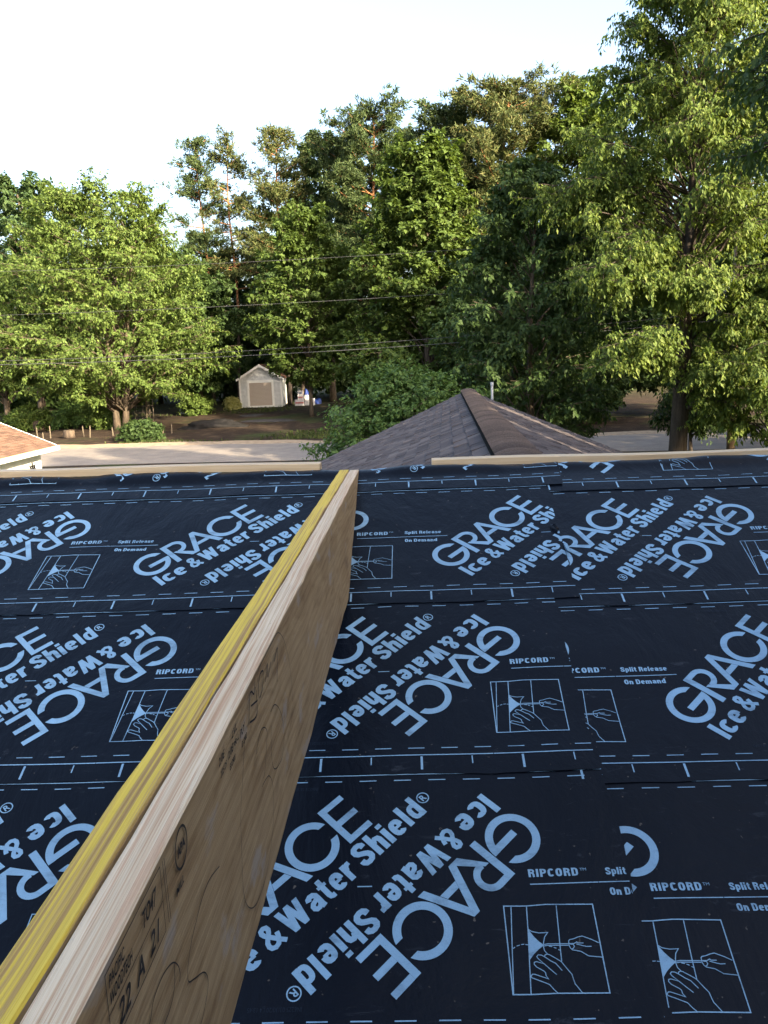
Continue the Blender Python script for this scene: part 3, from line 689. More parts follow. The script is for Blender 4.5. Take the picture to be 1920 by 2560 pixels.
beam = empty('ridge_beam', (XB, 2, ZB), label='doubled laminated timber beam running level to the ridge, one edge yellow', cat='beam')
pl1 = lvl('beam_ply', TOP_Y, FACE, -.0455, -.0024, -1.9, ZB, beam, seed=1); pl1['label'] = 'yellow edged ply of the beam'
pl2 = lvl('beam_ply', TOP_W, FACE, .0008, .0445, -1.9, ZB-.0015, beam, seed=2); pl2['label'] = 'pale pinkish ply of the beam with ink stamps on its face'
for o in (pl1, pl2): o.matrix_parent_inverse = Matrix.Translation((-XB, -2, -ZB))
fb = Flat()
MARK = {
's1':[(0.9745,-0.1489),(0.9348,-0.1367),(0.9086,-0.1336),(0.8819,-0.1366),(0.8614,-0.143),(0.8417,-0.1491),(0.8243,-0.1596),(0.8139,-0.1717),(0.8138,-0.1852),(0.833,-0.1977),(0.8695,-0.2187),(0.8837,-0.2358),(0.8832,-0.2483),(0.8704,-0.2578),(0.8491,-0.2647),(.80,-.27)],
's2':[(.66,-.135),(0.6914,-0.1277),(0.7024,-0.118),(0.7186,-0.1138),(0.7427,-0.1154),(0.7685,-0.1252),(0.784,-0.1409),(0.788,-0.1539),(0.7844,-0.1608)],
's2b':[(0.7723,-0.1291),(0.7696,-0.147),(0.7588,-0.1587),(0.7432,-0.1627),(0.7302,-0.1623),(.69,-.165)],
's3':[(1.17,-.06),(1.1508,-0.0858),(1.1301,-0.1182),(1.1129,-0.1409),(1.1023,-0.1669),(1.096,-0.2059),(1.0889,-0.2554),(1.0976,-0.2877),(1.1234,-0.3163),(1.1595,-0.3364),(1.2024,-0.3452),(1.252,-0.3447),(1.305,-0.326),(1.3398,-0.2957),(1.3533,-0.2438),(1.3276,-0.2084),(1.2798,-0.1966),(1.2672,-0.197)],
'loop':[(1.2896,-0.010),(1.3033,-.0035),(1.3501,-.003),(1.4263,-.003),(1.4953,-0.006),(1.5518,-0.0369),(1.586,-0.077),(1.6089,-0.1183),(1.6179,-0.1636),(1.6129,-0.1931)],
'loop2':[(1.38,-0.114),(1.4197,-0.1175),(1.4639,-0.1451),(1.4945,-0.1861),(1.493,-0.221),(1.4622,-0.2396),(1.4182,-0.2366),(1.3806,-0.2229),(1.3631,-0.201),(1.3648,-0.1689),(1.3763,-0.1378)],
'loop3':[(1.2399,-0.125),(1.2566,-0.1131),(1.289,-0.1064),(1.3176,-0.1145),(1.3354,-0.1297),(1.3305,-0.1434),(1.2985,-0.1804),(1.2818,-0.1891)],
'sg1':[(1.2007,-0.0558),(1.221,-0.0185),(1.2371,-0.0172),(1.2535,-0.0272),(1.2692,-0.0056)],'sg2':[(1.2082,-0.0561),(1.2645,-0.0666),(1.2678,-0.0216)],
'sg3':[(1.223,-0.0354),(1.2752,-0.0479)],'sg4':[(1.2911,-0.0513),(1.2898,-0.0305),(1.3118,-0.0173),(1.337,-0.0219),(1.3244,-0.0445),(1.2992,-0.053)],
'sg5':[(1.3512,-0.0466),(1.3785,-0.0237),(1.3749,-0.0471),(1.4101,-0.0318)],'sg6':[(1.4419,-0.0437),(1.4839,-0.0327),(1.4573,-0.089)]}
def smoothline(P, n=5):
    P = [Vector(p) for p in P]; out = []
    for i in range(len(P)-1):
        a, b_, c_, d_ = P[max(i-1, 0)], P[i], P[i+1], P[min(i+2, len(P)-1)]
        for k in range(n):
            t = k/n; out.append(.5*((2*b_)+(c_-a)*t+(2*a-5*b_+4*c_-d_)*t*t+(3*b_-a-3*c_+d_)*t**3))
    return out+[P[-1]]
for k, v in MARK.items(): fb.line(smoothline(v), .0016 if not k.startswith('sg') else .003)
st = Flat()
st.line([(.6058, -.0076), (.7577, -.0072), (.7584, -.0803), (.6060, -.079)], .0012, True); st.line([(.6066, -.046), (.757, -.045)], .001)
st.line([(.7660, -.0065), (.7700, -.0791)], .0012); st.line([(.7716, -.0065), (.7756, -.0791)], .0012)
st.text('PACIFIC', .611, .650, -.024, .011, .02, .3); st.text('WOODTECH', .612, .668, -.041, .012, .02, .3)
st.text('TO47', .699, .742, -.034, .017, .02, .3); st.text('22  A  21', .622, .742, -.074, .022, .02, .3)
st.arc((.829, -.03), .024, .021, 0, 6.2832, 40); st.text('APA', .814, .844, -.036, .012, .05); st.text('MILL', .80, .83, -.072, .009, .03, .3)
rs = random.Random(2)
for k, (a, zc) in enumerate(((1.01, -.03), (1.06, -.045), (1.09, -.028), (1.14, -.05))):
    st.text(rs.choice(('2.0E', 'LVL', 'PLY', '1.8E')), a, a+.035, zc, .011, .02, .3); st.text(rs.choice(('2025 DF', 'ES 2900', 'PR-L')), a+.005, a+.042, zc-.018, .009, .02, .3)
MARKER = simple('marker_ink', (.012, .012, .014), .6, .3, .1); STAMP = simple('stamp_ink', (.035, .032, .032), .7, .2, .5, 60)
def onface(fl, name, mat, lift):
    V = [(bx(.0445+lift+z*.0001, y), y, ZB+z_) for y, z_, z in fl.V]
    o = link(name, mesh(name, V, fl.F, mat)); o.parent = pl2; o.matrix_parent_inverse = pl2.matrix_parent_inverse @ Matrix() if False else Matrix()
    return o
onface(fb, 'marker_scribble', MARKER, .0024); onface(st, 'mill_stamp', STAMP, .0022)
mbp = MB(); mbp.box((bx(-.045, -1.8), -1.88, 0), (bx(.044, -1.8), -1.74, ZB-DEP-.001))
mbp.build('support_post', simple('post_lumber', (.5, .37, .22), .8), label='plain lumber post carrying the near end of the beam', cat='post')

# ------------------------------------------------------------------ pine boards along the ridge
m, nt, b = material('pine_board', .65, .3)
f = noise(nt, 2.5, 6, coords(nt, (.6, 12, 30)), .55, .6); c = ramp(nt, f, [(.3, (.42, .31, .19)), (.55, (.50, .39, .26)), (.75, (.55, .45, .32))])
vo = nt.nodes.new('ShaderNodeTexVoronoi'); vo.inputs['Scale'].default_value = 2.6; vo.inputs['Randomness'].default_value = 1; nt.links.new(coords(nt, (1, .15, 1)), vo.inputs['Vector'])
c = mixc(nt, ramp(nt, vo.outputs['Distance'], [(.035, (1, 1, 1)), (.075, (0, 0, 0))]), c, (.16, .07, .03))
nt.links.new(c, b.inputs['Base Color']); bump(nt, b, f, .2, .003); PINE = m
def board(x0, x1, z0, z1, label, y=D+.052):
    L = x1-x0; mb = MB(); n = 24
    for i in range(n+1):
        x = -L/2+L*i/n; sag = .003*math.sin(i*.7)
        mb.V += [(x, -.018, -.017+sag), (x, .07, -.017+sag), (x, .07, .014+sag), (x, .066, .0165+sag), (x, -.0155, .0165+sag), (x, -.018, .014+sag)]
    for i in range(n):
        for k in range(6): k2 = (k+1) % 6; mb.F.append((i*6+k, (i+1)*6+k, (i+1)*6+k2, i*6+k2))
    mb.F += [tuple(range(6)), tuple(range(n*6, n*6+6))[::-1]]
    o = mb.build('pine_board', PINE, label=label, cat='board', group='boards laid along the ridge')
    o.location = ((x0+x1)/2, y, HC+(z0+z1)/2); o.rotation_euler = (0, math.atan2(z0-z1, L), 0)
    return o
board(-4.4, -.424, -.428, -.4705, 'knotty pine board on the ridge ending left of the beam')
board(.112, 3.9, -.474, -.500, 'knotty pine board on the ridge starting right of the beam')

# ------------------------------------------------------------------ trees
def leaf_mesh(name, P, Dr, Nn, L, W, mat):
    """one folded four-cornered leaf per row"""
    n = len(P); Dr = Dr/np.linalg.norm(Dr, axis=1, keepdims=True)
    S = np.cross(Dr, Nn); S /= np.linalg.norm(S, axis=1, keepdims=True)+1e-9
    N = np.cross(S, Dr); L = np.broadcast_to(L, n)[:, None]; W = np.broadcast_to(W, n)[:, None]
    a = P; t = P+Dr*L-N*L*.12; l = P+Dr*L*.42+S*W*.5+N*W*.12; r = P+Dr*L*.42-S*W*.5+N*W*.12
    V = np.stack([a, r, t, l], 1).reshape(-1, 3); i = np.arange(n)[:, None]*4
    F = np.concatenate([i+np.array([[0, 1, 2]]), i+np.array([[0, 2, 3]])], 1).reshape(-1, 3)
    return mesh(name, V, F, mat)
def unit(a): return a/(np.linalg.norm(a, axis=-1, keepdims=True)+1e-9)
def broadleaf(name, label, base, H, z0, rx, ry=None, seed=0, limbs=40, subs=9, twigs=6, leaves=9, L=.2, W=.1, mat=L_MAPLE, bark=BARK, tr=.25, droop=.35,
              prof=None, cat='tree', group=None, trunks=1, lean=(0, 0), gap=.0, spread=1., clump=1.0, boughs=(), dens=1.0, limb=.2):
    rng = np.random.default_rng(seed); ry = ry or rx; bxx, byy = base; limbs = int(limbs*1.6); L *= 1.12; W *= 1.18; leaves = int(leaves*dens)
    root = empty(name, (bxx, byy, gz(byy)), label=label, cat=cat, group=group)
    prof = prof or (lambda t: (np.sin(np.pi*np.clip(t, 0, 1)**.75)**.6)*.92+.08)
    Wd = MB(); tips = []
    def trunk_at(z, k=0):
        f = z/H; return np.array([lean[0]*f**1.5+.25*math.sin(f*4+seed+k*2)*f + (k*.6*(1+f*3) if trunks > 1 else 0), lean[1]*f**1.5+.2*math.cos(f*3+seed+k)*f, z])
    for k in range(trunks):
        zs = np.linspace(0, H*.93, 14)
        Wd.tube([trunk_at(z, k) for z in zs], [max(.02, tr/(trunks**.5)*(1.25 if i == 0 else 1)*(1-.9*(z/H)**.9)) for i, z in enumerate(zs)], 9)
    ga = 2.39996; st_, di_, ln_ = [], [], []
    extra = [(np.array(q[:3])+rng.normal(0, 1, 3)*np.array(q[3])*.5, q) for q in boughs for _ in range(q[4])]
    for i in range(limbs+len(extra)):
        f = (min(i, limbs-1)+.5)/limbs; k = i % trunks
        ze = z0+(H-z0)*(f**.85)                                    # height where the limb ends
        t = (ze-z0)/(H-z0); az = i*ga+rng.normal(0, .35); rr = prof(t)*rng.uniform(.72, 1.06)
        end = np.array([math.cos(az)*rx*rr, math.sin(az)*ry*rr, ze])+np.array([lean[0], lean[1], 0])*(ze/H)
        zs_ = max(z0*.55, ze-rng.uniform(.35, .75)*np.hypot(end[0], end[1])-.2*H*rng.random()*t); zs_ = min(zs_, H*.9)
        if i >= limbs: end = extra[i-limbs][0]; zs_ = max(2.5, end[2]-.25*np.hypot(end[0], end[1])+rng.uniform(-.6, .6)); t = .3
        sp = trunk_at(zs_, k); P = []
        for s in np.linspace(0, 1, 6):
            q = sp*(1-s)+end*s; q = q+np.array([0, 0, .12*np.linalg.norm(end-sp)*math.sin(math.pi*s)*(1 if droop < .5 else 1.3)])+rng.normal(0, .05, 3)*(s > 0)
            P.append(q)
        r_ = max(.012, tr*limb*(1-.75*t)); Wd.tube(P, [r_*(1-.85*s)+.008 for s in np.linspace(0, 1, 6)], 5)
        P = np.array(P); Ll = np.linalg.norm(end-sp)
        for j in range(subs):
            s = .28+.72*(j+rng.random())/subs; a = min(int(s*5), 4); q = P[a]+(P[a+1]-P[a])*(s*5-a); d = unit(P[a+1]-P[a])
            side = unit(np.cross(d, [0, 0, 1])); sg = 1 if j % 2 else -1
            dd = unit(d*rng.uniform(.4, 1)+side*sg*rng.uniform(.3, 1.1)+np.array([0, 0, rng.uniform(-.25, .5)]))
            sl_ = Ll*rng.uniform(.16, .34)*spread*(1.15-.5*s)+.25
            if gap and rng.random() < gap: continue
            e = q+dd*sl_+np.array([0, 0, -droop*.25*sl_]); Wd.tube([q, (q+e)/2+rng.normal(0, .03, 3), e], [r_*.3+.005, r_*.2+.004, .004], 4, False)
            for w in range(twigs):
                tt = (w+rng.random())/twigs; st_.append(q+(e-q)*tt); ln_.append(rng.uniform(.25, .65)*min(1.4, .35+sl_*.45)*clump)
                di_.append(unit(dd*.6+rng.normal(0, .55, 3)+np.array([0, 0, .12-droop*.5])))
    S0, D0, L0 = np.array(st_), np.array(di_), np.array(ln_)
    k = leaves; tt = np.tile((np.arange(k)+.6)/k, len(S0))[:, None]
    S1 = np.repeat(S0, k, 0); D1 = np.repeat(D0, k, 0); L1 = np.repeat(L0, k)[:, None]
    Pn = S1+D1*L1*tt+np.array([0, 0, -1])*(L1*tt**2*droop*.6)+rng.normal(0, .035*clump, S1.shape)
    sd_ = unit(np.cross(D1, rng.normal(0, 1, D1.shape)*.5+np.array([0, 0, 1.])))*np.where(np.arange(len(S1)) % 2, 1, -1)[:, None]
    Dr = unit(D1*.5+sd_*.75+np.array([0, 0, -droop*1.2])+rng.normal(0, .3, D1.shape))
    out = unit(Pn*np.array([1, 1, .25])+1e-6)
    Nn = unit(np.array([0, 0, .75])+out*.55+rng.normal(0, .38, Pn.shape))
    sz = rng.uniform(.7, 1.25, len(Pn))
    link('crown', leaf_mesh('crown', Pn, Dr, Nn, L*sz, W*sz, mat), None, root)
    Wd.build('trunk', bark, root, True)
    return root
def pine(name, label, base, H, z0, rad, seed=0, mat=L_PINE, tr=.24, whorls=16, per=6, lean=0., flat=.5, tuft=9, group=None, top_flat=0.):
    rng = np.random.default_rng(seed); bxx, byy = base
    root = empty(name, (bxx, byy, gz(byy)), label=label, cat='pine tree', group=group)
    Wd = MB(); tk = lambda z: np.array([lean*(z/H)**1.6+.18*math.sin(z*.35+seed), .15*math.cos(z*.3+seed), z])
    zs = np.linspace(0, H*.985, 16); Wd.tube([tk(z) for z in zs], [max(.03, tr*(1-.85*(z/H))) for z in zs], 8)
    C, Dd = [], []
    for w in range(whorls):
        t = (w+rng.random()*.6)/whorls; z = z0+(H-z0)*t; R = rad*(.35+.75*math.sin(math.pi*min(1, (t*.86+.14)))**.8)*(1-.35*t*(1-top_flat))
        for k in range(per):
            if rng.random() < .18: continue
            az = w*1.3+k*2*math.pi/per+rng.normal(0, .45); l = R*rng.uniform(.4, 1.2); z = min(H*.97, z0+(H-z0)*t+rng.normal(0, .5)*(H-z0)/whorls); rise = rng.uniform(-.05, .28)+.35*t
            a = tk(z); e = a+np.array([math.cos(az)*l, math.sin(az)*l, l*rise]); mid = (a+e)/2+np.array([0, 0, -.06*l])+rng.normal(0, .08, 3)
            Wd.tube([a, mid, e], [.07*(1-.6*t)+.012, .04*(1-.6*t)+.01, .008], 5, False)
            ns = max(3, int(l*2.3))
            for j in range(ns):
                s = .35+.65*(j+rng.random())/ns; q = (a*(1-s)+e*s) if s > .5 else mid*(1-abs(s-.5)*2)+a*(abs(s-.5)*2)
                for h in range(5):
                    C.append(q+rng.normal(0, 1, 3)*np.array([.42, .42, .42*flat])*(.6+.5*l/rad)); Dd.append(unit(np.array([math.cos(az), math.sin(az), .5])+rng.normal(0, .5, 3)))
    C, Dd = np.array(C), np.array(Dd); k = int(tuft*1.4)
    P1 = np.repeat(C, k, 0)+rng.normal(0, .09, (len(C)*k, 3)); D1 = unit(np.repeat(Dd, k, 0)*.7+rng.normal(0, .62, (len(C)*k, 3))+np.array([0, 0, .18]))
    Nn = unit(rng.normal(0, 1, P1.shape)+np.array([0, 0, .6])); sz = rng.uniform(.7, 1.3, len(P1))
    link('crown', leaf_mesh('crown', P1, D1, Nn, .38*sz, .085*sz, mat), None, root)
    Wd.build('trunk', BARK_P, root, True)
    return root
G1 = 'trees beyond the lane'
column = lambda t: (.35+.65*np.sin(np.pi*np.clip(t, 0, 1)**.8))*.95
cone = lambda t: np.clip(1.05-.75*np.clip(t, 0, 1)**1.3, .12, 1)*np.clip(.45+t*3.5, 0, 1)
# the bright tree beyond the lane, two trunks
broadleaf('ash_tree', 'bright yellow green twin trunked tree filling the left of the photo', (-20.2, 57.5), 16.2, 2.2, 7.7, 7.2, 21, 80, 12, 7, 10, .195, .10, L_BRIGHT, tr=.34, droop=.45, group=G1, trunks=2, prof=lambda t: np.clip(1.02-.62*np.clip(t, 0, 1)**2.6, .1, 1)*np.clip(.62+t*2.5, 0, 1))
broadleaf('far_maple', 'tall blue green tree at the left photo edge, behind the bright tree', (-33.5, 76), 20.8, 4, 8, 8, 31, 40, 9, 6, 8, .38, .22, L_BLUE, tr=.35, group=G1)
broadleaf('yard_tree', 'small tree at the left edge of the yard, behind the low shrubs', (-30, 62), 11.5, 3, 6, 6, 33, 32, 9, 5, 8, .30, .16, L_BRIGHT, tr=.25, group=G1)
pine('pine_tree', 'sparse tall pine with blue green tufts, left one of the thin pair', (-18.6, 81), 24.6, 14, 3.0, 41, L_PINE, .2, 8, 6, .1, .55, 9, G1)
pine('pine_tree', 'sparse tall pine with bare side branch, right one of the thin pair', (-15.8, 80), 24.4, 11.5, 3.1, 42, L_PINEB, .2, 9, 6, .3, .5, 9, G1)
pine('pine_tree', 'pale topped pine beside the thin pair, above the slender maple', (-10.6, 77), 24.2, 8, 3.9, 43, L_PINEB, .24, 15, 6, -.2, .6, 9, G1)
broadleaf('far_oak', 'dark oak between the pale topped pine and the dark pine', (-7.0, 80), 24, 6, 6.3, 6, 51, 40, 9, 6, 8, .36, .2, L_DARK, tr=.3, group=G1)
pine('pine_tree', 'dark round headed pine left of the sky notch', (-2.3, 73), 24.2, 7, 5.8, 44, L_PINE, .28, 20, 8, .2, .45, 10, G1, .6)
pine('pine_tree', 'broad orange barked pine catching warm light behind the maple', (8.0, 66), 23.4, 8.5, 6.4, 45, L_PINEB, .3, 20, 8, .2, .42, 10, G1, .7)
pine('pine_tree', 'dark pine just right of the sky notch, beside the orange barked pine', (3.6, 70), 23.0, 9, 4.9, 46, L_PINE, .26, 17, 7, .2, .45, 10, G1, .5)
broadleaf('far_linden', 'sunlit round topped tree between the orange barked pine and the large right tree', (13.2, 64), 23.2, 5, 5.4, 5.4, 52, 44, 9, 6, 8, .36, .2, L_BRIGHT, tr=.3, group=G1)
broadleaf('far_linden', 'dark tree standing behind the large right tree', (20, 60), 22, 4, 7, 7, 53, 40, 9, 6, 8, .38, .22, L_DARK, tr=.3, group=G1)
broadleaf('maple_tree', 'green maple with pointed top and pale limbs in the photo centre', (1.6, 57), 17.8, .8, 6.5, 5.4, 61, 76, 10, 6, 9, .27, .19, L_MAPLE, tr=.3, droop=.25, group=G1, prof=cone, clump=1.1)
broadleaf('maple_tree', 'slender maple with sky showing through, above the shed', (-7.2, 63), 15.2, 2.6, 4.2, 3.8, 62, 50, 8, 6, 8, .26, .17, L_MAPLE, tr=.16, droop=.3, group=G1, prof=column, gap=.1)
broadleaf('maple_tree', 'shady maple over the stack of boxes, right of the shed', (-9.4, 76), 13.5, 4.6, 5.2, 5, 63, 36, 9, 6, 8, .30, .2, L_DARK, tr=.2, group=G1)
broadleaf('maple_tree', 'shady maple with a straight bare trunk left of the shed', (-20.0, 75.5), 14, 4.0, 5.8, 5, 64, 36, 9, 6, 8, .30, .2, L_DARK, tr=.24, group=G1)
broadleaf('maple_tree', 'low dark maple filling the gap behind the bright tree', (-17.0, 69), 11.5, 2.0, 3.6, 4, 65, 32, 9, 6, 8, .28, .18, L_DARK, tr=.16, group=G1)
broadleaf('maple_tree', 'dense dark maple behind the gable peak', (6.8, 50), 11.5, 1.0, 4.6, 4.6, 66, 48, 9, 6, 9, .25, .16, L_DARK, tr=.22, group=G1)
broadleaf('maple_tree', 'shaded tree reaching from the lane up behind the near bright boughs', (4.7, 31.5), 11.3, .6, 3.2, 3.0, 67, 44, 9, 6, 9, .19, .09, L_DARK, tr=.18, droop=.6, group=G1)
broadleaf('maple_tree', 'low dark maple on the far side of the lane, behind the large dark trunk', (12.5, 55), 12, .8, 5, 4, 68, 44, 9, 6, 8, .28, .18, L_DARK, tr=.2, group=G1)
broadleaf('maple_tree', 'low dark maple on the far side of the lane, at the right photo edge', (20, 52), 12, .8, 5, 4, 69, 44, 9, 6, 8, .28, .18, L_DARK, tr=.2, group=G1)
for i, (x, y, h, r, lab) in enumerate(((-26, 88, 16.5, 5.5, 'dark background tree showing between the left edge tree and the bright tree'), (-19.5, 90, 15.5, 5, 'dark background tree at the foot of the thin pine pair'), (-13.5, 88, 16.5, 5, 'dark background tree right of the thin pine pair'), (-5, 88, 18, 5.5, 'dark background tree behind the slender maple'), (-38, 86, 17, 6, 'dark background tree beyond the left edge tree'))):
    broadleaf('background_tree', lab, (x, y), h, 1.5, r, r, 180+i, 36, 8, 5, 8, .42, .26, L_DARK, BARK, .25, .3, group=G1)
# the large near tree on the right
broadleaf('boxelder_tree', 'tall tree with drooping yellow green leaves and dark trunk, right', (9.0, 28), 17.2, 8.2, 5.2, 5.2, 71, 70, 11, 7, 11, .135, .06, L_NEAR, BARK_D, .33, .85, lean=(.9, -.3), gap=.2, limb=.11, boughs=((-2.9, -2.0, 7.0, (.9, 1.0, 1.4), 15), (-2.2, -2.4, 4.9, (1.2, .8, .5), 7), (-.4, -2.6, 6.4, (.6, .5, .8), 6), (-3.6, .5, 9.6, (.9, 1.0, .8), 9), (1.6, -2.2, 3.9, (1.4, .9, .8), 14), (3.4, -1.4, 6.0, (1.1, 1.0, 1.2), 8)), prof=lambda t: np.clip(1.0-.62*np.clip(t, 0, 1)**.9, .1, 1)*np.clip(.75+t*1.5, 0, 1))
broadleaf('boxelder_tree', 'low bright tree with drooping leaves at the right photo edge', (11.6, 26.5), 7.2, 2.0, 2.8, 2.6, 72, 36, 9, 6, 9, .15, .065, L_NEAR, BARK_D, .13, .9)
broadleaf('shrub', 'dark bushy shrub on the far side of the lane, left of the large trunk', (9.6, 50.5), 5.5, .2, 3.6, 2.4, 76, 40, 8, 5, 8, .22, .13, L_DARK, BARK, .08, .3, cat='shrub')
broadleaf('sapling', 'small forked sapling beside the lane, right of the large dark trunk', (10.7, 31.5), 3.6, 1.5, 1.3, 1.3, 73, 18, 7, 5, 7, .15, .065, L_DARK, BARK_D, .1, .6)
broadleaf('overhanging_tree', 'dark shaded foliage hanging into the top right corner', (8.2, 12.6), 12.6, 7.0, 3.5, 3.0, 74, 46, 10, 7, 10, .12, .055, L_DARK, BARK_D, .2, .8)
# leafy shrub in front of the lane, left of the gable peak
broadleaf('tall_shrub', 'rounded dark green shrub behind the shingled roof', (-.05, 21.5), 4.5, .3, 2.75, 2.4, 81, 64, 9, 6, 9, .11, .06, L_BUSH, BARK, .1, .25, prof=lambda t: np.sqrt(np.clip(1-np.clip(t, 0, 1)**2.2, .02, 1)), cat='shrub', trunks=1)
# unseen trees added behind and beside the camera to shade the roof and lane
GS = 'unseen trees added to shade the roof and lane'
for i, (x, y, h, r) in enumerate(((6.2, -4.2, 10.8, 4.2), (11.5, -1.0, 12.8, 4.6), (15.5, 4.2, 19.6, 3.8), (3.0, -9.0, 11.5, 4.6), (17.0, 8.3, 20.0, 2.9), (11.0, -9.0, 15.0, 5.0))):
    broadleaf('added_shade_tree', 'added unseen shade tree standing ' + ('right behind the camera side of the house', 'beside the back corner of the house', 'level with the ridge, right of the house', 'farthest behind the house on the left', 'beside the shingled wing, right of the house', 'farthest behind the house, the tallest one')[i], (x, y), h, 1.2, r, r, 90+i, 26, 7, 5, 4, .75, .48, L_DARK, BARK, .3, .3, group=GS)
GL = 'unseen trees added to shade the lane and yard'  # unseen trees, added only to cast long shadows over the lane and yard
for i, (x, y, h, r, lab) in enumerate(((18.2, 31.5, 19.5, 4.6, 'added tall unseen lane tree past the photo edge beside the utility pole'), (23, 24, 21, 5.2, 'tallest added unseen lane tree past the photo edge, nearer the house'), (22, 38.5, 15, 4.6, 'added unseen lane tree out of frame, close to the far side of the lane'), (29, 31, 20, 5, 'added unseen lane tree farthest past the right photo edge'))):
    broadleaf('added_lane_tree', lab, (x, y), h, 1.5, r, r, 160+i, 28, 7, 5, 4, .75, .48, L_DARK, BARK, .32, .3, group=GL)
# low shrubs under the bright tree
GSh = 'low shrubs at the edge of the yard'
for i, (x, y, h, r, lab, mt) in enumerate((
    (-27.5, 60, 1.6, 2.0, 'low sunlit shrub left of the tree stump', L_BRIGHT), (-24.0, 60.5, 1.9, 2.0, 'bushy green shrub between the stump and the wire cages', L_BUSH),
    (-16.2, 50.2, 1.0, 1.35, 'low green plant clump at the foot of the twin trunks', L_DARK), (-17.4, 69, 1.6, 1.3, 'pale green shrub beside the white bag', L_BRIGHT),
    (-22.2, 59.4, 2.0, 1.0, 'young sunlit sapling in front of the wire cages', L_BRIGHT), (-20.6, 59.0, 1.6, .8, 'young sapling between two garden stakes', L_BRIGHT),
    (-31.5, 58, 1.5, 2.2, 'low sunlit shrub at the left photo edge', L_BRIGHT))):
    broadleaf('shrub', lab, (x, y), h, .1, r, r*.8, 120+i, 22, 6, 5, 7, .2, .11, mt, BARK, .05, .3, cat='shrub', group=GSh, prof=lambda t: np.sqrt(np.clip(1-np.clip(t, 0, 1)**2, .03, 1)))
broadleaf('shrub', 'small pale yellow shrub at the left corner of the shed', (-15.3, 73.4), .9, .05, .6, .5, 140, 18, 6, 4, 7, .16, .1, L_FLOWER, BARK, .03, .3, cat='shrub', prof=lambda t: np.sqrt(np.clip(1-np.clip(t, 0, 1)**2, .03, 1)))
# far woods: reads as one mass
def woods():
    rng = np.random.default_rng(77); n = 90000; blobs = []
    for _ in range(230):
        x = rng.uniform(-75, 55); y = rng.uniform(84, 112); h = rng.uniform(6, 18)*(1.0 if x < 20 else 1.1); blobs.append((x, y, gz(y)+h*rng.uniform(.2, .7), rng.uniform(2.2, 4.6), h*.32))
    for _ in range(170):
        x = rng.uniform(-75, 55); y = rng.uniform(81, 92); blobs.append((x, y, gz(y)+rng.uniform(.4, 5.0), rng.uniform(1.8, 3.6), 1.7))
    B = np.array(blobs); k = rng.integers(0, len(B), n); d = unit(rng.normal(0, 1, (n, 3))); rr = rng.uniform(.55, 1.08, n)[:, None]
    P = B[k, :3]+d*rr*np.stack([B[k, 3], B[k, 3], B[k, 4]], -1); P[:, 2] = np.maximum(P[:, 2], 1.9)
    Nn = unit(d+np.array([0, 0, .8])+rng.normal(0, .4, (n, 3))); Dr = unit(rng.normal(0, 1, (n, 3))+np.array([0, 0, -.4])); sz = rng.uniform(.5, 1.1, n)
    link('distant_woods', leaf_mesh('distant_woods', P, Dr, Nn, .8*sz, .5*sz, L_DARK), kind='stuff', label='dark distant woods behind the yard', cat='woods')
woods()
def grass():
    rng = np.random.default_rng(12); n = 26000
    x = rng.uniform(-32, 16, n); y = np.where(rng.random(n) < .55, rng.uniform(47, 52, n)-.1*x*0, rng.uniform(68, 80, n))
    f = np.sin(x*.55+y*.21)+np.sin(x*.21-y*.5+2)+rng.normal(0, .5, n); keep = f > .75; x, y = x[keep], y[keep]
    y = np.where(y < 53, np.maximum(y, 47.2-.12*(x+4)*.9), y)
    P = np.stack([x, y, np.interp(y, GY, GZ)-.02], -1); m_ = len(P); Dr = unit(rng.normal(0, .45, (m_, 3))+np.array([0, 0, 1.])); Nn = unit(rng.normal(0, 1, (m_, 3)))
    sz = rng.uniform(.6, 1.4, m_); link('grass', leaf_mesh('grass', P, Dr, Nn, .17*sz, .07*sz, L_GRASS), kind='stuff', label='short patchy grass along the lane and yard', cat='grass')
grass()

# ------------------------------------------------------------------ shed in the yard
SIDING = None
m, nt, b = material('white_lap_siding', .6, .3); v = coords(nt); sx = nt.nodes.new('ShaderNodeSeparateXYZ'); nt.links.new(v, sx.inputs[0])
mm = nt.nodes.new('ShaderNodeMath'); mm.operation = 'MULTIPLY'; mm.inputs[1].default_value = 8.5; nt.links.new(sx.outputs[2], mm.inputs[0])
fr = nt.nodes.new('ShaderNodeMath'); fr.operation = 'FRACT'; nt.links.new(mm.outputs[0], fr.inputs[0])
nt.links.new(ramp(nt, noise(nt, 3, 4, v), [(.3, (.46, .47, .48)), (.7, (.64, .65, .66))]), b.inputs['Base Color']); bump(nt, b, fr.outputs[0], .7, .02); SIDING = m
TRIM = simple('white_trim', (.75, .74, .71), .5, .3, .05); DOOR = None
m, nt, b = material('door_boards', .7, .3); v = coords(nt); sx = nt.nodes.new('ShaderNodeSeparateXYZ'); nt.links.new(v, sx.inputs[0])
mm = nt.nodes.new('ShaderNodeMath'); mm.operation = 'MULTIPLY'; mm.inputs[1].default_value = 9; nt.links.new(sx.outputs[2], mm.inputs[0]); fr = nt.nodes.new('ShaderNodeMath'); fr.operation = 'FRACT'; nt.links.new(mm.outputs[0], fr.inputs[0])
nt.links.new(ramp(nt, fr.outputs[0], [(.05, (.20, .16, .13)), (.2, (.40, .34, .29)), (.95, (.46, .39, .33))]), b.inputs['Base Color']); bump(nt, b, fr.outputs[0], .6, .015); DOOR = m
REDROOF = shingle_mat('red_brown_shingles', [(.20, .11, .08), (.26, .14, .10), (.30, .17, .12)])
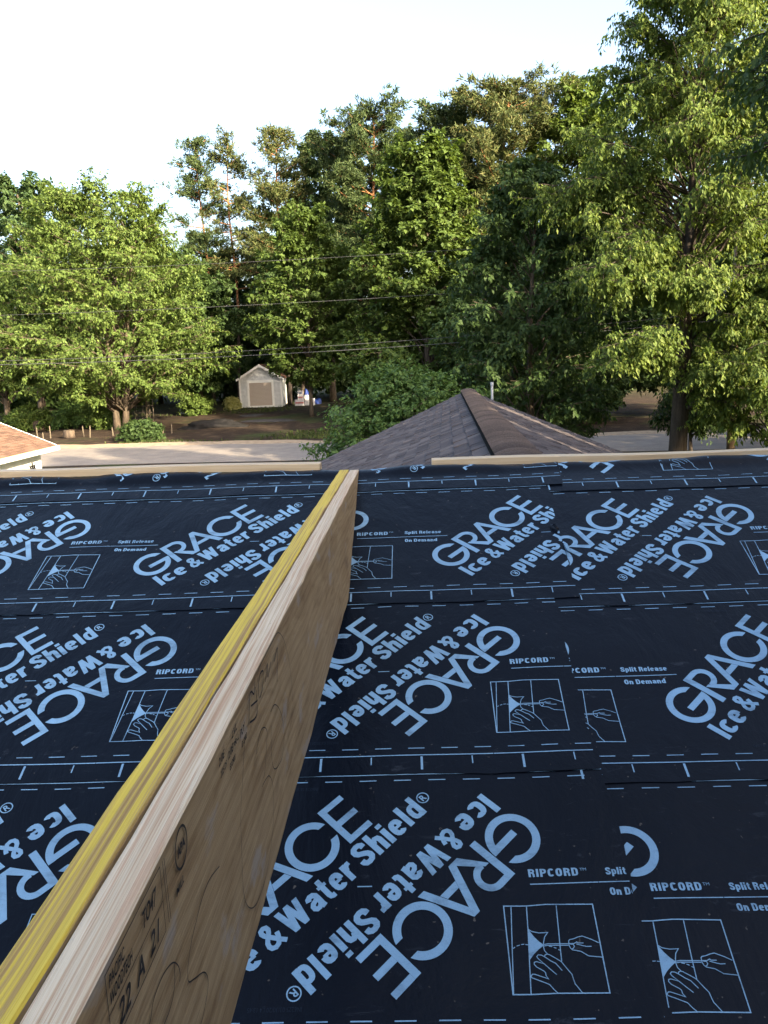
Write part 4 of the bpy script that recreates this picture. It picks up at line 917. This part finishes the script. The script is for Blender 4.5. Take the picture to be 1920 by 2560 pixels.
def shed():
    x, y = -12.95, 74.5; w, d, he, ha = 1.83, 2.6, 2.62, 3.75
    s = empty('garden_shed', (x, y, gz(y)), math.radians(3), label='small white gabled shed with a boarded door in the yard', cat='shed')
    mb = MB(); mb.box((-w, 0, 0), (w, 2*d, he)); mb.add([(-w, 0, he+.002), (w, 0, he+.002), (0, 0, ha-.06), (-w, 2*d, he+.002), (w, 2*d, he+.002), (0, 2*d, ha-.06)], [(0, 1, 2), (3, 5, 4), (0, 2, 5, 3), (1, 4, 5, 2)])
    mb.build('wall', SIDING, s)
    for sg in (-1, 1):
        r = MB(); e = .28; a = Vector((0, -.25, ha)); bq = Vector((sg*(w+e), -.25, he-.12)); n_ = Vector((0, 0, .09))
        P = [a, bq, bq+Vector((0, 2*d+.5, 0)), a+Vector((0, 2*d+.5, 0))]
        if sg < 0: P = P[::-1]
        r.hexa([*P, *[p+n_ for p in P]]); r.build('roof_slope', REDROOF, s)
        f = MB(); f.hexa([(0, -.29, ha-.14), (sg*(w+e), -.29, he-.26), (sg*(w+e), -.255, he-.26), (0, -.255, ha-.14), (0, -.29, ha+.07), (sg*(w+e), -.29, he-.05), (sg*(w+e), -.255, he-.05), (0, -.255, ha+.07)])
        f.build('rake_board', TRIM, s)
        c = MB(); c.box((sg*w-.08, -.03, .02), (sg*w+.08, .0-.002, he)); c.build('corner_board', TRIM, s)
    dr = MB(); dr.box((-1.02, -.04, .18), (.98, -.004, 2.2)); dr.build('door', DOOR, s)
    fr_ = MB(); fr_.box((-1.2, -.06, .1), (-1.025, -.005, 2.2)); fr_.box((.985, -.06, .1), (1.16, -.005, 2.2)); fr_.box((-1.2, -.062, 2.203), (1.16, -.005, 2.42)); fr_.box((-1.024, -.058, .02), (.984, -.005, .178)); fr_.build('door_frame', TRIM, s)
shed()
# stack of boxes and tarps beside it
GB = 'boxes stacked beside the shed'
WBOX = simple('white_carton', (.55, .53, .55), .7, .2, .12, 6); RBOX = simple('red_print_carton', (.45, .16, .15), .7, .2, .3, 9); BTARP = simple('blue_tarp', (.01, .03, .16), .5, .4, .3, 3, .5)
def carton(x, y, z, w, d, h, lab, band=RBOX):
    e = empty('carton', (x, y, z), random.uniform(-.15, .15), label=lab, cat='box', group=GB)
    b_ = MB(); b_.box((-w/2, -d/2, 0), (w/2, d/2, h)); b_.build('box_body', WBOX, e)
    t = MB(); t.box((-w/2+.05, -d/2-.004, h*.35), (w/2-.05, -d/2-.001, h*.62)); t.build('printed_band', band, e)
by_ = 75.2; bz = gz(by_)
carton(-9.6, by_, bz, .85, .6, .55, 'large white carton at the bottom left of the stack'); carton(-8.7, by_+.1, bz, .8, .6, .6, 'large white carton at the bottom right of the stack', WBOX)
carton(-9.5, by_, bz+.55, .5, .5, .38, 'carton with red print, second tier of the stack'); carton(-8.9, by_+.1, bz+.6, .6, .5, .32, 'flat white carton, second tier beside the red print', WBOX)
carton(-9.5, by_, bz+.93, .45, .45, .4, 'white carton at the top of the stack', BTARP)
def lump(name, loc, r, mat, seed, label, cat, zs=.6):
    bm = bmesh.new(); bmesh.ops.create_icosphere(bm, subdivisions=4, radius=1); rg = random.Random(seed); ph = [rg.uniform(0, 6) for _ in range(9)]
    for v in bm.verts:
        c = v.co; k = 1+.16*math.sin(c.x*4+ph[0])*math.sin(c.y*3.5+ph[1])+.12*math.sin(c.z*6+ph[2]+c.x*3)+.07*math.sin(c.x*11+ph[3])*math.sin(c.y*12+ph[4])+.04*math.sin(c.z*19+c.y*17+ph[5])
        v.co = Vector((c.x*r[0]*k, c.y*r[1]*k, max(-.05, c.z*k)*r[2]))
    me = bpy.data.meshes.new(name); bm.to_mesh(me); bm.free(); o = link(name, me, mat, label=label, cat=cat); o.location = loc; me.polygons.foreach_set('use_smooth', [True]*len(me.polygons)); return o
lump('blue_tarp', (-9.1, 76.0, bz), (.4, .35, 1.25), BTARP, 3, 'crumpled blue tarp behind the stack of cartons', 'tarp'); lump('blue_tarp', (-8.05, 75.9, bz), (.35, .3, .55), BTARP, 8, 'crumpled blue tarp beside the shrub, right of the cartons', 'tarp')
lump('dirt_pile', (-13.2, 57, gz(57)-.05), (2.3, 1.2, .6), simple('pile_soil', (.016, .015, .015), .95, .1, .5, 2.5, .8), 5, 'low dark heap of soil right of the twin trunks', 'dirt pile')
lump('white_bag', (-18.6, 71, gz(71)), (.85, .6, .9), simple('white_sack', (.6, .58, .56), .6, .3, .2, 3, .5), 6, 'crumpled white bag behind the twin trunks', 'bag')
GRAVEL = simple('gravel_patch', (.055, .052, .055), .95, .1, .4, 8, .8)
lump('gravel_patch', (-10.5, 61, gz(61)-.08), (2.6, 1.6, .13), GRAVEL, 7, 'flat grey gravel patch in the yard before the shed', 'gravel')
lump('gravel_patch', (-12.2, 66.5, gz(66.5)-.08), (1.3, 1.2, .12), GRAVEL, 9, 'small grey gravel patch close to the shed', 'gravel')
# stumps, stakes, cages
STUMP = bark_mat('stump_wood', (.04, .03, .025), (.10, .075, .055), 5)
for x, y, h, r, lab in ((-26.6, 59.6, .75, .55, 'cut tree stump among the sunlit shrubs'), (-22.0, 53.5, .5, .36, 'grey log section standing among the garden stakes')):
    s = empty('tree_stump', (x, y, gz(y)-.02), label=lab, cat='stump'); mb = MB(); mb.tube([(0, 0, 0), (0, 0, h*.4), (.02, 0, h)], [r*1.15, r, r*.95], 14); mb.build('bark', STUMP, s, True)
    tp = MB(); tp.add([(r*.9*math.cos(k*.45), r*.9*math.sin(k*.45), h+.006) for k in range(14)], [tuple(range(14))]); tp.build('cut_face', simple('cut_wood', (.15, .11, .07), .8, .2, .2, 12), s)
STAKE = simple('garden_stake_wood', (.13, .105, .075), .8, .2, .2)
k_ = ('first', 'second', 'third', 'fourth', 'fifth', 'sixth', 'seventh', 'eighth', 'ninth', 'tenth')
for i, (x, y) in enumerate(((-24.4, 54.2), (-23.4, 53.9), (-22.7, 51.2), (-21.2, 53.9), (-20.4, 52.9), (-19.0, 53.2), (-17.6, 53.3), (-16.6, 53.2), (-15.4, 54.0), (-15.0, 50.6))):
    mb = MB(); mb.box((-.03, -.02, -.1), (.03, .02, .62+.1*math.sin(i*2.1))); mb.add([(-.03, -.02, .62+.1*math.sin(i*2.1)), (.03, -.02, .62+.1*math.sin(i*2.1)), (.0, 0, .72+.1*math.sin(i*2.1))], [(0, 1, 2)])
    o = mb.build('garden_stake', STAKE, label=f'{k_[i]} short wooden garden stake in the bare bed, counted from the left', cat='stake', group='garden stakes in the bare bed'); o.location = (x, y, gz(y)); o.rotation_euler = (random.uniform(-.06, .06), random.uniform(-.08, .08), 0)
WIRE = simple('galvanised_wire', (.25, .2, .16), .5, .5, .1)
for i, (x, y, lab) in enumerate(((-22.9, 61.2, 'wire plant cage left of the two tall garden stakes'), (-19.6, 60.8, 'wire plant cage close to the twin trunks'))):
    mb = MB(); R = 1.0
    for k in range(12):
        a = k*math.pi/6; mb.tube([(R*math.cos(a), R*math.sin(a), 0), (R*math.cos(a), R*math.sin(a), 1.9)], .012, 4, False)
    for z in (.4, .9, 1.4, 1.85): mb.tube([(R*math.cos(k*math.pi/8), R*math.sin(k*math.pi/8), z) for k in range(17)], .01, 4, False)
    o = mb.build('plant_cage', WIRE, label=lab, cat='wire cage', group='wire plant cages'); o.location = (x, y, gz(y))
for x, y, h, lab in ((-21.2, 59.6, 1.6, 'tall wooden stake left, in front of the cages'), (-18.6, 59.4, 2.0, 'tallest wooden stake beside the twin trunks')):
    mb = MB(); mb.box((-.06, -.04, -.1), (.06, .04, h)); o = mb.build('tall_stake', STAKE, label=lab, cat='stake'); o.location = (x, y, gz(y))

# ------------------------------------------------------------------ neighbour's garage at the left
def garage():
    xe, y0, y1 = -12.0, 14.0, 28.0; ze_ = 2.76; g = empty('neighbour_garage', (xe-3.5, 21, gz(21)), label='low white garage with a sunlit reddish shingle roof, lower left', cat='garage')
    inv = Matrix.Translation((-(xe-3.5), -21, -gz(21))); half = 4.6; zr_ = ze_+half*TT
    def ch(o): o.parent = g; o.matrix_parent_inverse = inv; return o
    mb = MB(); xw = xe-.42; xl = xe-2*half+.42
    mb.box((xl, y0+.3, 0), (xw, y1-.35, ze_-.08)); zb_ = ze_-.078
    mb.add([(xl, y1-.35, zb_), (xw, y1-.35, zb_), (xe-half, y1-.35, zr_-.2), (xl, y0+.3, zb_), (xw, y0+.3, zb_), (xe-half, y0+.3, zr_-.2)], [(0, 2, 1), (3, 4, 5), (0, 3, 5, 2), (1, 2, 5, 4)])
    ch(mb.build('wall', PAINT_W))
    for sg in (1, -1):
        r = MB(); n = int(half/CT/.14); base = Vector((xe-half, 0, zr_)); dn = Vector((sg*CT, 0, -ST)); nm = Vector((sg*ST, 0, CT))
        for k in range(n):
            s1 = (k+1)*half/CT/n; s0 = max(0, s1-half/CT/n-.01); t = y0-random.random()*.3
            while t < y1:
                t1 = min(t+random.choice((.2, .28, .34)), y1); lf = random.choice((.008, .012, .018)); a0 = max(t, y0)
                P = [base+dn*s1+nm*lf+Vector((0, a0, 0)), base+dn*s1+nm*lf+Vector((0, t1-.006, 0)), base+dn*s0+nm*.002+Vector((0, t1-.006, 0)), base+dn*s0+nm*.002+Vector((0, a0, 0)),
                     base+dn*s1-nm*.01+Vector((0, a0, 0)), base+dn*s1-nm*.01+Vector((0, t1-.006, 0))]
                f = [(0, 1, 2, 3), (4, 5, 1, 0)]
                r.add(P, f if sg < 0 else [q[::-1] for q in f][::1]); t = t1
        o = ch(r.build('shingle_slope', ORANGE, kind='stuff'))
        dk = MB(); p = [base+Vector((0, y0, -.02)), base+dn*half/CT+Vector((0, y0, -.02)), base+dn*half/CT+Vector((0, y1, -.02)), base+Vector((0, y1, -.02))]
        if sg < 0: p = p[::-1]
        dk.hexa([*[q-nm*.05 for q in p], *p]); ch(dk.build('roof_deck', WOOD_DECK))
    gt = MB(); gt.box((xe-.01, y0-.02, ze_-.16), (xe+.11, y1+.03, ze_-.03)); ch(gt.build('gutter', TRIM))
    fs = MB(); fs.box((xe-.035, y0, ze_-.2), (xe-.012, y1+.02, ze_-.02)); ch(fs.build('fascia', TRIM))
    so = MB(); so.box((xw+.002, y0, ze_-.19), (xe-.036, y1, ze_-.165)); ch(so.build('soffit', TRIM))
    rk = MB()
    for sg in (1, -1):
        a = Vector((xe-half, 0, zr_)); e = a+Vector((sg*CT, 0, -ST))*half/CT
        rk.hexa([(a.x, y1+.002, a.z-.16), (e.x, y1+.002, e.z-.16), (e.x, y1+.03, e.z-.16), (a.x, y1+.03, a.z-.16), (a.x, y1+.002, a.z+.02), (e.x, y1+.002, e.z+.02), (e.x, y1+.03, e.z+.02), (a.x, y1+.03, a.z+.02)])
    ch(rk.build('rake_board', TRIM))
    orn = MB(); yc, zc = y1-1.1, ze_-.75; xo = xw+.03
    for a in (0, math.pi/4, math.pi/2, 3*math.pi/4): orn.tube([(xo, yc-.3*math.cos(a), zc-.3*math.sin(a)), (xo, yc+.3*math.cos(a), zc+.3*math.sin(a))], .02, 6)
    orn.tube([(xo, yc+.2*math.cos(k*.3927), zc+.2*math.sin(k*.3927)) for k in range(17)], .018, 6)
    ch(orn.build('wall_ornament', BLACK, label='black iron wall ornament near the corner'))
ORANGE = shingle_mat('orange_brown_shingles', [(.17, .10, .07), (.22, .13, .09), (.27, .16, .11), (.145, .088, .062)])
garage()

# ------------------------------------------------------------------ overhead wires and pole
CABLE = simple('cable_sheath', (.05, .05, .055), .5, .4, .1); POLEW = bark_mat('pole_wood', (.14, .10, .07), (.26, .19, .14), 5)
GW = 'overhead wires along the lane'
def wire(pts, r, lab):
    (xa, ya, za), (xb_, yb, zb_), sag = pts; P = []
    for k in range(41):
        t = k/40; P.append((xa+(xb_-xa)*t, ya+(yb-ya)*t, za+(zb_-za)*t-4*sag*t*(1-t)))
    mb = MB(); mb.tube(P, r, 5); mb.build('overhead_wire', CABLE, None, True, label=lab, cat='wire', group=GW)
wire(((-34, 34.6, 9.95), (12.7, 33.2, 9.6), .55), .007, 'highest and thinnest overhead wire, crossing the tree tops')
wire(((-34, 34.6, 8.1), (12.7, 33.2, 8.0), .5), .008, 'second overhead wire from the top, crossing the bright tree')
wire(((-34, 34.6, 6.45), (12.7, 33.2, 6.55), .75), .010, 'upper one of the two lowest overhead wires')
wire(((-34, 34.6, 6.3), (12.7, 33.2, 6.25), .70), .013, 'lowest and thickest overhead wire, above the shed')
for x, y, lab in ((12.8, 33.2, 'wooden utility pole half hidden in the right foliage'), (-34.2, 34.6, 'wooden utility pole beyond the left photo edge')):
    pe = empty('utility_pole', (x, y, gz(y)), label=lab, cat='pole'); mb = MB(); mb.tube([(0, 0, -.3), (0, 0, 10.2)], [.17, .12], 10); mb.build('pole_shaft', POLEW, pe, True)
    ca = MB(); ca.box((-.06, -1.1, 8.7), (.06, 1.1, 8.82)); ca.build('crossarm', POLEW, pe)
    tr_ = MB(); tr_.tube([(-.35, 0, 6.2), (-.35, 0, 7.1)], .22, 12); tr_.build('transformer', simple('grey_can', (.4, .42, .45), .5, .4, .1), pe)
